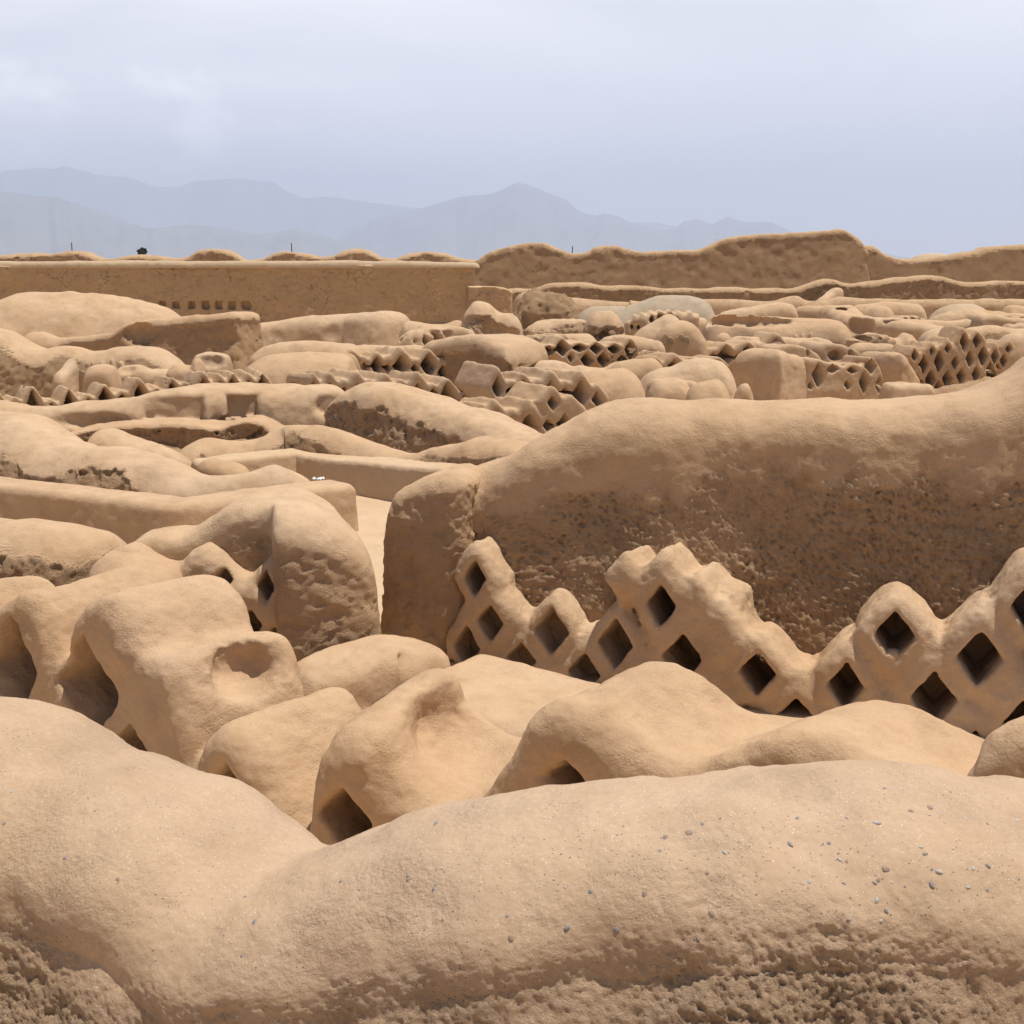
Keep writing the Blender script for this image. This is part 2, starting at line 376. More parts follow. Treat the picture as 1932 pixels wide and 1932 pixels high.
# ------------------------------------------------------------------ wall builder (distance field along a plan line)
SEED = [0]
def wall(name, label, pts, D, W=.35, cat='adobe wall', group=None, h=None, zb=-.12, batter=.05, r=None, re=None, ends=(1, 1), holes=(),
         dents=(), lumps=(), erode=None, nz=(.035, 1.3), axis=None, mat=None, wb=None, smooth=None, ky=1.0, ext=0.0, hround=.03, parent=None, rough=0.0, kind=None, face=False, rc=None, lat=None, tilt=None):
    """holes (px,py,half width,half height[,depth m]) are diamonds cut nearly through or `depth` deep from the viewer's side;
    dents/lumps are (px,py,D,rx,ry,rz) world ellipsoids subtracted/added smoothly; erode=(cap,depth,amp)"""
    SEED[0] += 1; seed = SEED[0] * .77
    Dm = float(np.mean(D))
    if h is None: h = max(Dm * .0024, .013)
    C, Nn, H, Wd, s, T = stations(pts, D, W, h, axis, smooth)
    if face: C = C - Nn * Wd[:, None]                  # the points were measured on the near face
    Ltot = s[-1]; hs = s[1] - s[0]
    if r is None: r = .85
    if cat == 'lattice wall' and Dm > 18: r = min(r, .24); hround = .014
    rr = (Wd * r).astype(np.float32)                   # rounding of the top, per station
    Rm = float(rr.max()); 
    pad = 3
    Wmax = float((Wd + batter * (H - zb)).max()) + nz[0] * 2 + (max([l[3] for l in lumps]) * .6 if lumps else 0)
    Htop = float(H.max()) + nz[0] * 2 + .05 + (max([l[5] for l in lumps]) * .5 if lumps else 0)
    ne = int((ext + nz[0] * 2) / hs) + pad
    S = (np.arange(-ne, len(s) + ne) * hs).astype(np.float32)
    Tt = np.arange(-Wmax - pad * h, Wmax + pad * h, h).astype(np.float32)
    Z = np.arange(zb - 2 * h, Htop + pad * h, h).astype(np.float32)
    ii = np.clip(np.arange(-ne, len(s) + ne), 0, len(s) - 1)
    over = np.arange(-ne, len(s) + ne) - ii
    Cx = C[ii] + T[ii] * (over * hs)[:, None]
    Hs = H[ii].astype(np.float32); Ws = Wd[ii].astype(np.float32); rs = rr[ii]
    slope = np.gradient(H, hs)[ii].astype(np.float32); inv = 1 / np.sqrt(1 + np.clip(slope, -3, 3) ** 2)
    t_, z_ = Tt[None, :, None], Z[None, None, :]
    Hs3, Ws3, rs3, inv3 = (a[:, None, None].astype(np.float32) for a in (Hs, Ws, rs, inv))
    if tilt is not None:                                # crest rises towards the far side
        px_ = np.interp(np.linspace(0, 1, len(s)), np.linspace(0, 1, len(pts)), np.array(tilt, float)) if len(tilt) != len(pts) else None
        cp_ = np.array([at(p[0], p[1], d)[:2] for p, d in zip(pts, D)]); cs_ = np.r_[0, np.cumsum(np.hypot(*np.diff(cp_, axis=0).T))]; cs_ *= s[-1] / cs_[-1]
        tl = px_ if px_ is not None else np.interp(s, cs_, tilt)
        Hs3 = Hs3 + tl[ii][:, None, None].astype(np.float32) * np.clip(-t_ / Ws3, -1, 1)
    dx = np.abs(t_) - (Ws3 + batter * np.maximum(Hs3 - z_, 0) - rs3)
    dz = ((z_ - Hs3) * inv3 * ky + rs3)
    rend = float(re if re is not None else Rm * .9)
    e0 = -S if ends[0] else -S - 1e3
    e1 = S - Ltot if ends[1] else S - Ltot - 1e3
    de = np.maximum(e0 if ends[0] else np.full_like(S, -1e3), e1 if ends[1] else np.full_like(S, -1e3))[:, None, None]
    # end caps lean with the batter too
    de = de - batter * np.maximum(Hs3 - z_, 0)
    k = rs3 / max(rend, 1e-4)
    dse = (de + rend) * k
    f = np.sqrt(np.maximum(dx, 0) ** 2 + np.maximum(dz, 0) ** 2 + np.maximum(dse, 0) ** 2) + np.minimum(np.maximum(np.maximum(dx, dz), dse), 0) - rs3
    if rc is not None:                                  # tight vertical arrises under a rounder top
        dh = rmax(dx - rs3, de + 0 * t_, rc)
        f = rmax(dh + 0 * z_, dz - rs3 + 0 * dh, float(rs3.mean()))
    f = f.astype(np.float32)
    del dx, dz, dse
    # diamonds
    if len(holes):
        hz = []
        for hd in holes:
            px, py, hw, hh = hd[:4]
            if len(hd) < 6:
                hw, hh = (hw * 1.08, hh * 1.05) if Dm > 18 else (hw * 1.2, hh * 1.14)
            fx = C + Nn * Wd[:, None]
            best = None
            g = np.array([at(px, py, yy)[0] for yy in fx[:, 1]]) - fx[:, 0]
            j = int(np.argmin(np.abs(g))); P = at(px, py, fx[j, 1])
            sc = fx[j, 1] / F / cp
            tx = abs(T[j, 0] * 1.0 - T[j, 1] * P[0] / max(P[1], .1))      # how much of a metre along the wall shows
            hz.append((s[j], P[2], hw * sc / max(tx, .35), hh * sc, hd[4] if len(hd) > 4 else None, hd[5] if len(hd) > 5 else 0, Wd[j]))
        if lat:                                        # the body itself is the network of bands round the openings
            body = None
            u_, v_ = S[:, None], Z[None, :]
            for (hs_, hzc, a, b, dep, kind_, wj) in hz:
                ka, kb = (.42, .2) if Dm > 12 else (.6, .42)
                u = np.sqrt((u_ - hs_) ** 2 + (ka * a) ** 2) - .1 * a; v = np.sqrt((v_ - hzc) ** 2 + (kb * b) ** 2) - (0 if Dm > 12 else .06 * b)
                d2 = (u * b + v * a - a * b) / math.hypot(a, b) - lat * (1 + .18 * math.sin(hs_ * 31 + seed))
                body = d2 if body is None else smin(body, d2, .09)
            f = rmax(np.broadcast_to(body[:, None, :], f.shape).astype(np.float32), (np.abs(t_) - Ws3) + 0 * z_, float(rs3.mean()) if lat > .2 else (.075 if Dm > 12 else .1)).astype(np.float32)
        for (hs_, hzc, a, b, dep, kind_, wj) in hz:
            if dep is not None and dep < .06: continue     # a filled-in cell: body only
            i0, i1 = np.searchsorted(S, [hs_ - a * 1.6 - .15, hs_ + a * 1.6 + .15])
            if i1 <= i0: continue
            u = np.abs(S[i0:i1, None] - hs_) ; v = np.abs(Z[None, :] - hzc)
            if kind_ == 1: d2 = np.maximum(u - a, v - b)                # square
            elif kind_ == 2: d2 = (np.sqrt((u / a) ** 2 + (v / b) ** 2) - 1) * min(a, b)   # round
            else:
                q = .06 * max(a, b); d2 = (np.sqrt(u ** 2 + q * q) * b + np.sqrt(v ** 2 + q * q) * a - a * b) / math.hypot(a, b)
            d2 = d2[:, None, :].astype(np.float32)
            if dep is None: dep = 1.78 * wj              # back added short of the far side to keep the opening dark
            if dep is not None: d2 = rmax(d2, ((Ws3[i0:i1] - dep) - t_) + 0 * d2, .01)
            f[i0:i1] = rmax(f[i0:i1], -d2 + 0 * t_, hround)
    # narrow-band detail
    near = np.abs(f) < max(.22, 4 * h)
    if dents or lumps: near[:] = True
    I = np.argwhere(near)
    P = np.empty((len(I), 3), np.float32)
    P[:, :2] = Cx[I[:, 0]] + Nn[ii][I[:, 0]] * Tt[I[:, 1]][:, None]
    P[:, 2] = Z[I[:, 2]]
    fv = f[near]
    for (px, py, dd, rx, ry, rz, *kk) in lumps:
        c = at(px, py, dd); q = (P - c) / np.array([rx, ry, rz]); e = (np.sqrt((q ** 2).sum(1)) - 1) * min(rx, ry, rz)
        fv = smin(fv, e, kk[0] if kk else max(.04, .45 * min(rx, ry, rz)))
    for (px, py, dd, rx, ry, rz, *kk) in dents:
        c = at(px, py, dd); q = (P - c) / np.array([rx, ry, rz]); e = (np.sqrt((q ** 2).sum(1)) - 1) * min(rx, ry, rz)
        fv = -smin(-fv, e, kk[0] if kk else min(.06, .5 * min(rx, ry, rz)))
    nb = np.abs(fv) < max(.16, 3 * h)
    Pn = P[nb]
    g = fv[nb] + 1.25 * nz[0] * fbm(Pn, nz[1], 4, seed)
    g += .005 * fbm(Pn, 9, 2, seed)
    if h < .02: g += .0035 * fbm(Pn, 22, 2, seed + 1, .7)
    ev = np.zeros(len(fv), np.float32)
    if erode is not None:
        cap, dep, amp = erode
        tt = np.abs(Tt[I[nb][:, 1]]); si = I[nb][:, 0]
        lip = Hs[si] - cap + .35 * cap * fbm(Pn, 1.6, 3, seed + 5) + .2 * cap * fbm(Pn, 7, 3, seed + 6) - Pn[:, 2]
        side = np.maximum(sstep(tt, .45 * Ws[si], .75 * Ws[si]), sstep(np.maximum(-S[si], S[si] - Ltot), -.3, -.12))
        e = sstep(lip, -.02, .07) * side
        amp = amp if Dm < 12 else amp * .55
        g += e * (dep + amp * (1.9 * np.abs(fbm(Pn, 5.5, 4 if h > .018 else 5, seed + 9, .65)) - .6))
        ev[nb] = e
    if rough: 
        g += rough * fbm(Pn, 2.6, 5, seed + 3, .6)
        ev[nb] = np.maximum(ev[nb], .8)
    fv[nb] = g
    f[near] = fv
    er = np.zeros(f.shape, np.float32); er[near] = ev
    f[0] = 1; f[-1] = 1
    f[:, :, 0] = 1; f[:, 0] = 1; f[:, -1] = 1; f[:, :, -1] = 1
    Nii = Nn[ii]
    def X(G):
        i = np.clip(G[:, 0], 0, len(S) - 1.001); i0 = i.astype(int); fr = (i - i0)[:, None]
        c = Cx[i0] * (1 - fr) + Cx[i0 + 1] * fr; n = Nii[i0] * (1 - fr) + Nii[i0 + 1] * fr
        out = np.empty((len(G), 3)); out[:, :2] = c + n * (Tt[0] + G[:, 1] * h)[:, None]; out[:, 2] = Z[0] + G[:, 2] * h
        return out
    V, Q, a_ = surface_net(f, X, er)
    # fix orientation (outward normals)
    o = link(name, make_mesh(name, V, Q, a_, mat or M_mid), parent)
    if parent is None and kind is None: tag(o, label, cat, group)
    elif parent is None: o['kind'] = kind; 
    return o

def sweep(name, label, pts, D, W, h, ry, batter, zmin, lip, amp, mat, cat='adobe wall', nz=(.05, .9), zback=0.6, fine=.004, ext=0, step=.0, soft=1.0):
    """solid wall as one long skin: smooth rounded top, broken-away face below `lip` (m under the crest)"""
    SEED[0] += 1; seed = SEED[0]
    C, Nn, H, Wd, s, T = stations(pts, D, W, h)
    m = len(s)
    na = int(math.pi * .5 * max(float(np.mean(W)), ry) / h)
    a = np.linspace(0, math.pi, 2 * na + 1)
    Hm = float(H.mean())
    nd = int((Hm - ry - zmin) / h); nbk = 14
    prof_t = [], []
    rows = []
    for k in range(nd, 0, -1): rows.append(('f', k / nd))
    for q in a: rows.append(('a', q))
    for k in range(1, nbk): rows.append(('b', k / (nbk - 1)))
    V = np.empty((len(rows), m, 3), np.float32)
    for j, (kd, q) in enumerate(rows):
        if kd == 'f': z = (H - ry) * (1 - q) + zmin * q; t = Wd + batter * (H - ry - z)
        elif kd == 'a': z = H - ry + ry * np.sign(math.sin(q)) * abs(math.sin(q)) ** .85; t = Wd * (np.sign(math.cos(q)) * abs(math.cos(q)) ** .85)
        else: z = (H - ry) * (1 - q) + (-.1) * q; t = -Wd - batter * (H - ry - z)
        V[j, :, :2] = C + Nn * (t * np.ones(m))[:, None]; V[j, :, 2] = z
    # normals from the grid
    du = np.gradient(V, axis=0); dv = np.gradient(V, axis=1)
    nm = np.cross(dv, du); nm /= np.linalg.norm(nm, axis=2)[..., None] + 1e-9
    if nm[len(rows) // 2, m // 2, 2] < 0 and nm[nd + na, m // 2, 2] < 0: nm = -nm
    P = V.reshape(-1, 3)
    d = nz[0] * fbm(P, nz[1], 3, seed) + .008 * fbm(P, 6, 3, seed + 2)
    depth = (H[None, :] - V[..., 2]).reshape(-1) 
    fac = sstep(np.array([1.0 if k == 'f' else (math.cos(q) if k == 'a' else -1) for k, q in rows]), .25, .8)
    fac = np.repeat(fac[:, None], m, 1).reshape(-1)
    lipn = lip * (1 + .35 * fbm(P, 1.1, 3, seed + 5) + .22 * fbm(P, 5, 4, seed + 6, .7)) 
    e = sstep(depth - lipn, -.03 * soft, .09 * soft) * fac
    clod = .8 - 2.0 * np.abs(fbm(P, 17, 5, seed + 8, .7))
    patch = .35 + .65 * sstep(vnoise(P, 1.7, seed + 9), -.4, .4)
    d = d - e * step + e * amp * patch * clod + e * fine * fbm(P, 70, 3, seed + 11, .8)
    d += fine * .35 * vnoise(P, 60, seed + 12)
    P = P + nm.reshape(-1, 3) * d[:, None]
    nr = len(rows)
    g = np.arange(nr * m).reshape(nr, m)
    Q = np.stack([g[:-1, :-1], g[1:, :-1], g[1:, 1:], g[:-1, 1:]], -1).reshape(-1, 4)
    # face orientation: make the crest point up
    q0 = g[nd + na, m // 2]; a_, b_, c_ = P[g[nd + na, m // 2]], P[g[nd + na + 1, m // 2]], P[g[nd + na, m // 2 + 1]]
    if np.cross(b_ - a_, c_ - a_)[2] < 0: Q = Q[:, ::-1]
    # close both ends and the underside
    o = link(name, make_mesh(name, P, Q, e, mat)); tag(o, label, cat)
    return o, (P.reshape(nr, m, 3), nm, e.reshape(nr, m), nd, na)

# ================================================================== SETTING
def ground():
    # one sheet: fine near the walls, coarse towards the horizon
    def grid(xs, ys):
        X, Y = np.meshgrid(xs, ys, indexing='ij'); P = np.stack([X, Y, 0 * X], -1).reshape(-1, 3).astype(np.float32)
        R = np.hypot(P[:, 0], P[:, 1])
        P[:, 2] = .015 * fbm(P, .9, 4, 91) * np.clip(1 - R / 200, 0, 1) + .5 * fbm(P, .01, 3, 90) * sstep(R, 160, 600) - 60 * sstep(R, 300, 6000) 
        i = np.arange(len(xs) * len(ys)).reshape(len(xs), len(ys))
        Q = np.stack([i[:-1, :-1], i[1:, :-1], i[1:, 1:], i[:-1, 1:]], -1).reshape(-1, 4)
        return P, Q
    a = np.arange(-6, 6.01, .07); b = 6 * 1.09 ** np.arange(1, 112)
    xs = np.r_[-b[::-1], a, b]
    ys = np.r_[-(b[::-1]), np.arange(-6, 24, .12), 24 * 1.075 ** np.arange(1, 118)]
    P, Q = grid(xs, ys)
    o = link('ground', make_mesh('ground', P, Q, None, M_floor)); o['kind'] = 'structure'
ground()

M_rock = simple_mat('mountain_rock', (.16, .16, .165, 1), .95, .35, .0015)
def mountains(pts, D, foot, seed, spread=1.0):
    x = np.arange(pts[0][0], pts[-1][0], 2.5)
    y = np.interp(x, [p[0] for p in pts], [p[1] for p in pts])
    nd = 70
    t = np.linspace(-1, 1, nd)
    V = np.empty((len(x), nd, 3), np.float32)
    ridge = np.array([at(a, b, D) for a, b in zip(x, y)])
    base = at(966, 505, D)[2] - 70
    for j, q in enumerate(t):
        dd = D + q * foot
        V[:, j, 0] = ridge[:, 0] * dd / D; V[:, j, 1] = dd
        V[:, j, 2] = 0
    P = V.reshape(-1, 3)
    K = 1.0 / (D * .09)
    n = 1 - np.abs(fbm(P * np.array([1.0, .55, 1], np.float32), K, 5, seed)) * 1.3
    n = n.reshape(len(x), nd)
    prof = (1 - np.abs(t)) ** .9
    top = ridge[:, 2] - base
    Z = base + top[:, None] * prof[None, :] * (1 + .42 * (n - n[:, nd // 2][:, None]) * np.abs(t)[None, :] ** .5 * 1.2)
    Z[:, nd // 2] += top * .045 * fbm(P.reshape(len(x), nd, 3)[:, nd // 2], K * 9, 3, seed)
    V[..., 2] = np.minimum(Z, base + top[:, None] * (1 - np.abs(t) * .12)[None, :])
    i = np.arange(len(x) * nd).reshape(len(x), nd)
    Q = np.stack([i[:-1, :-1], i[1:, :-1], i[1:, 1:], i[:-1, 1:]], -1).reshape(-1, 4)
    o = link('mountains', make_mesh('mountains', V.reshape(-1, 3), Q, None, M_rock)); o['kind'] = 'structure'
mountains([(560, 500), (640, 450), (700, 415), (760, 398), (800, 392), (830, 381), (870, 370), (905, 367), (930, 364), (948, 356), (962, 349), (975, 344), (996, 346), (1012, 353), (1030, 362), (1052, 369), (1070, 377), (1085, 392), (1103, 402), (1125, 406), (1145, 401), (1165, 406), (1185, 417), (1215, 424), (1245, 432), (1270, 430), (1290, 417), (1312, 411), (1330, 416), (1345, 421), (1358, 414), (1372, 408), (1388, 413), (1405, 418), (1430, 418), (1455, 417), (1475, 428), (1500, 440), (1530, 436), (1560, 446), (1600, 462), (1650, 475), (1720, 486), (1800, 495), (1930, 502)], 21000, 4200, 3)
mountains([(-300, 330), (-120, 322), (0, 322), (60, 316), (120, 318), (180, 328), (240, 332), (290, 350), (335, 352), (370, 340), (410, 337), (450, 335), (485, 340), (515, 342), (545, 362), (570, 371), (620, 370), (660, 376), (700, 381), (780, 391), (860, 395), (960, 420), (1150, 420), (1230, 418), (1290, 430), (1400, 470), (1500, 500)], 30000, 5200, 11)
mountains([(-260, 372), (-100, 350), (0, 360), (60, 368), (110, 372), (150, 385), (200, 400), (240, 420), (270, 428), (300, 430), (345, 423), (390, 425), (440, 432), (480, 441), (510, 440), (540, 434), (562, 430), (590, 440), (630, 452), (680, 462), (740, 474), (820, 492)], 15000, 3000, 23)

# ================================================================== FAR WALLS AND DUNES
DUNE = c3([(-300, 190), (0, 190), (100, 180), (300, 178), (390, 165), (470, 175), (560, 205), (680, 198), (750, 190), (850, 195), (950, 205), (1020, 195), (1080, 170), (1180, 158), (1260, 170), (1330, 210), (1420, 205), (1480, 180), (1560, 170), (1640, 180), (1720, 195), (1800, 190), (1860, 165)]) + c4([(270, 157), (330, 168), (400, 200), (470, 205), (560, 180), (650, 168), (720, 178), (800, 200), (880, 212), (960, 222), (1100, 230)])
wall('perimeter_wall', 'long eroded perimeter wall with rounded humps behind the flat capped wall', DUNE, 135, 1.3, h=.26, nz=(.12, .5), mat=M_far, r=.6, batter=.1, erode=(.5, .3, .15))
PW = c4([(880, 240), (915, 217), (960, 185), (1060, 150), (1130, 133), (1270, 125), (1340, 150), (1430, 180), (1500, 175), (1560, 145), (1640, 137), (1720, 155), (1800, 172), (1880, 165)]) + c5([(180, 148), (300, 142), (400, 140), (440, 122), (500, 95), (570, 78), (640, 72), (700, 65), (780, 64), (850, 58), (930, 55), (1000, 50), (1060, 44), (1090, 56), (1120, 74), (1150, 98), (1164, 118), (1180, 132)])
wall('perimeter_wall', 'high ruined perimeter wall with a broken flat crest and rounded dips', PW, 108, 1.2, h=.18, nz=(.05, 1.5), mat=M_far, r=.2, batter=.12, erode=(.5, .06, .05), re=.3, rough=.0)
PW2 = c5([(1150, 110), (1162, 120), (1220, 132), (1250, 150), (1280, 165), (1330, 181), (1430, 180), (1490, 174), (1560, 165), (1640, 152), (1700, 145), (1740, 130), (1850, 122), (1932, 120), (2150, 118)])
wall('perimeter_wall', 'lower perimeter wall stretch with a long sag beyond the broken high corner', PW2, 112, 1.2, h=.21, nz=(.07, .6), mat=M_far, r=.4, batter=.12, erode=(.4, .06, .05), re=.3)
wall('dune_ridge', 'thin pale sand ridge showing above the sag of the perimeter wall', c5([(1380, 178), (1440, 162), (1500, 155), (1560, 160), (1610, 175)]), 170, 2.2, h=.4, mat=M_cap, cat='sand ridge')
# the long rendered wall with its coping and square niches
KW = bpy.data.objects.new('rendered_wall', None); col.objects.link(KW); KW.location = tuple(at(450, 600, 70)[:2]) + (0,)
tag(KW, 'long straight rendered wall with pale coping and a row of square niches', 'adobe wall')
def child(o, p):
    o.parent = p; o.matrix_parent_inverse = p.matrix_basis.inverted(); return o
nic = [(870, 455, 14, 12), (947, 457, 17, 17), (1032, 457, 17, 19), (1107, 457, 17, 19), (1179, 457, 16, 19), (1251, 457, 16, 18), (1320, 457, 17, 18)]
KW.location = (0, 70, 0); bpy.context.view_layer.update()
o = wall('wall_body', None, [(-120, 502), (200, 502), (500, 501), (899, 500)], 70, .5, h=.075, nz=(.05, .7), mat=M_wallfar, r=.15, batter=.0, re=.1, face=True,
     holes=h3([(a, b, c_, d, .45, 1) for a, b, c_, d in nic]), zb=-.2, parent=KW, erode=(.05, .03, .06), hround=.02); child(o, KW)
o = wall('coping', None, [(-120, 492), (60, 493), (200, 492), (420, 493), (640, 492), (800, 493), (905, 496)], 70.5, .56, h=.06, nz=(.03, .8), mat=M_cap, r=.5, batter=.0, re=.3, zb=3.14, parent=KW); child(o, KW)
wall('wall_stub', 'low brown stub continuing the rendered wall below its capped end', [(880, 539), (910, 540), (940, 541), (958, 545), (968, 552)], 70.25, .4, h=.08, nz=(.04, .7), mat=M_wallfar, r=.15, re=.1, batter=0, erode=(.05, .03, .06))

# utility poles and a far tree
M_wood = simple_mat('weathered_wood', (.12, .10, .08, 1), .9, .2, 6)
def prism(name, P0, P1, r0, r1, mat, parent=None, n=8):
    P0, P1 = np.array(P0, float), np.array(P1, float); d = P1 - P0; d /= np.linalg.norm(d)
    a = np.cross(d, (0, 1, 0) if abs(d[1]) < .9 else (1, 0, 0)); a /= np.linalg.norm(a); b = np.cross(d, a)
    V = []; 
    for P, r in ((P0, r0), (P1, r1)):
        for k in range(n): V.append(P + r * (math.cos(2 * math.pi * k / n) * a + math.sin(2 * math.pi * k / n) * b))
    V += [P0, P1]
    Fc = [(k, (k + 1) % n, n + (k + 1) % n, n + k) for k in range(n)] + [(2 * n, (k + 1) % n, k) for k in range(n)] + [(2 * n + 1, n + k, n + (k + 1) % n) for k in range(n)]
    me = bpy.data.meshes.new(name); me.from_pydata([tuple(v) for v in V], [], Fc); me.materials.append(mat); me.update()
    return link(name, me, parent)
for px, top, lab in ((135, 459, 'thin utility pole far beyond the leftmost hump of the capped wall'), (550, 460, 'thin utility pole far beyond the middle of the capped wall'), (1080, 466, 'thin utility pole standing in the dip of the high perimeter wall')):
    P = at(px, top, 190)
    e = bpy.data.objects.new('utility_pole', None); e.location = (P[0], P[1], 0); col.objects.link(e); tag(e, lab, 'utility pole', 'utility poles beyond the ruins')
    prism('post', (0, 0, -1), (0, 0, P[2]), .11, .08, M_wood, e)
    prism('cap', (0, 0, P[2]), (0, 0, P[2] + .12), .13, .04, M_wood, e)
M_leaf = simple_mat('dark_leaves', (.055, .065, .05, 1), .8, .4, 3)
def far_tree(px, py, D):
    P = at(px, py, D); rnd = np.random.RandomState(4)
    e = bpy.data.objects.new('tree', None); e.location = (P[0], P[1], 0); col.objects.link(e); tag(e, 'small dark round tree on the skyline behind the capped wall', 'tree')
    prism('trunk', (0, 0, -1), (0, 0, P[2] - .3), .22, .12, M_wood, e)
    n = 1500; c = rnd.normal(0, 1, (n, 3)); c /= np.linalg.norm(c, axis=1)[:, None]; c *= rnd.uniform(.3, 1, (n, 1)) ** .5 * np.array([.5, .5, .42]); c += .14 * np.sin(c[:, [1, 2, 0]] * 9)
    c[:, 2] += P[2]
    V = []; Q = []
    for k in range(n):
        u, v = rnd.normal(0, .05, 3), rnd.normal(0, .05, 3)
        V += [c[k] - u - v, c[k] + u - v, c[k] + u + v, c[k] - u + v]; Q.append([4 * k, 4 * k + 1, 4 * k + 2, 4 * k + 3])
    link('crown', make_mesh('crown', np.array(V), np.array(Q), None, M_leaf), e)
far_tree(268, 475, 172)

G_FAR = 'low adobe walls in front of the perimeter wall'
J1 = c4([(1060, 378), (1130, 372), (1230, 367), (1290, 346), (1350, 338), (1500, 342), (1600, 352), (1700, 352), (1850, 355)]) + c5([(200, 318), (400, 321), (600, 318), (760, 325), (850, 318), (920, 298), (960, 286), (1020, 280), (1090, 296), (1200, 292), (1300, 278), (1380, 268), (1440, 263), (1530, 266), (1600, 285), (1700, 292), (1800, 285), (1932, 286), (2150, 290)])
wall('compound_wall', 'longest straight low wall with an undulating pale top below the perimeter wall', J1, 88, .9, h=.14, nz=(.06, .6), mat=M_far, r=.5, group=None, erode=(.35, .1, .12))
wall('ramp_wall', 'short pale sloping buttress leaning against the longest low wall', c5([(965, 372), (1000, 350), (1040, 322), (1066, 316)]), [84, 85, 86, 86.5], .35, h=.1, mat=M_mid)
J2 = c4([(1120, 400), (1230, 385), (1420, 418), (1600, 434), (1800, 441)]) + c5([(60, 378), (200, 382), (470, 371), (540, 373), (640, 380), (760, 378), (830, 363), (870, 361), (900, 376), (960, 381), (1010, 375), (1060, 361), (1150, 363), (1300, 373), (1500, 371), (1560, 371), (1700, 376), (1760, 371), (1932, 372), (2150, 372)])
wall('compound_wall', 'long lower wall running parallel just in front of the longest low wall', J2, 74, .7, h=.12, nz=(.06, .7), mat=M_far, r=.8)
wall('rubble_mound', 'brown rubble heap with a grey crust beside the end of the rendered wall', c4([(1090, 430), (1130, 408), (1200, 390), (1300, 380), (1380, 400), (1440, 430), (1485, 480), (1500, 530)]), 60, 1.3, h=.1, nz=(.1, 1), mat=M_far, rough=.13, r=.95, cat='rubble heap')
wall('grey_mound', 'flat grey mud apron between the rubble heap and the low grey mound', c4([(1440, 470), (1560, 462), (1700, 462), (1800, 470)]), 58, 1.2, h=.12, mat=M_grey, cat='mud mound')
wall('grey_mound', 'smooth grey mud mound rising behind the small knobbly walls', c5([(-60, 450), (30, 425), (80, 400), (140, 380), (200, 362), (290, 350), (400, 370), (455, 392), (500, 430)]), 54, 1.3, h=.11, mat=M_grey, cat='mud mound')

# ================================================================== LEFT MIDDLE GROUND
wall('sloping_mound', 'broad smooth plaster bank sloping down to the right under the square niches', c3([(-250, 425), (0, 410), (200, 398), (330, 395), (450, 390), (540, 395), (650, 415), (750, 430), (850, 455), (950, 480), (1050, 495), (1160, 510)]), 46, 2.6, h=.09, mat=M_mid, r=.95, ky=.6, dents=[(165, 595, 43.6, 1.5, .7, .45)], cat='mud bank')
wall('mud_ridge', 'small pale ridge under the hollow of the broad left bank', c3([(120, 605), (250, 612), (330, 632), (430, 628), (520, 640)]), 40, .5, h=.08)
wall('block_wall', 'tall weathered block wall with a stained brown face and square right end', c3([(360, 690), (400, 660), (460, 630), (600, 612), (670, 595), (720, 555), (780, 540), (900, 530), (1000, 522), (1100, 512), (1200, 500), (1290, 492), (1345, 492)]), [37.5, 37.4, 37.2, 37, 36.8, 36.7, 36.6, 36.4, 36.3, 36.2, 36, 35.9, 35.8], .75, h=.07, nz=(.06, .8), mat=M_mid, r=.3, batter=.07, erode=(.22, .05, .05), re=.25, dents=[(430, 640, 34.9, .5, .3, .35), (265, 628, 35.9, .5, .3, .3)])
wall('block_wall', 'pale wall with two shadowed hollows and a squared right end', c3([(1340, 560), (1400, 548), (1500, 537), (1680, 515), (1800, 508), (1932, 500)]) + c4([(350, 490), (430, 487), (478, 492)]), [41, 41, 41, 40.8, 40.6, 40.4, 40, 39.8, 39.5], .8, h=.07, nz=(.07, .8), r=.55, batter=.12, re=.4, dents=[(510, 655, 39.6, .45, .35, .5), (700, 612, 38.8, .7, .3, .5), (615, 627, 39.5, .5, .3, .4)])
wall('eroded_wall', 'long wavy wall with a dark undercut side left of the small knobs', c3([(-200, 560), (0, 590), (80, 620), (130, 650), (180, 672), (260, 692), (330, 682), (420, 682), (500, 700), (580, 692), (640, 676), (740, 672), (850, 690), (950, 745), (1020, 785), (1050, 815)]), 31, .8, h=.06, r=.8, nz=(.05, .8), erode=(.34, .06, .05), batter=.12)
wall('small_block', 'small squared block with a hollow side beside the long pale mound', c3([(1040, 745), (1080, 722), (1200, 716), (1240, 735), (1252, 775)]), 28, .35, h=.05, dents=[(397, 680, 27.6, .35, .2, .2)], cat='adobe block', r=.5)
wall('mound_wall', 'smooth pale whaleback mound in the middle behind the triangular openings', c3([(1255, 800), (1300, 775), (1360, 756), (1500, 727), (1640, 711), (1800, 716), (1900, 738)]) + c4([(260, 770), (320, 805), (360, 850)]), 27.5, .8, h=.055, r=.95, batter=.2, nz=(.05, .8), cat='adobe mound')
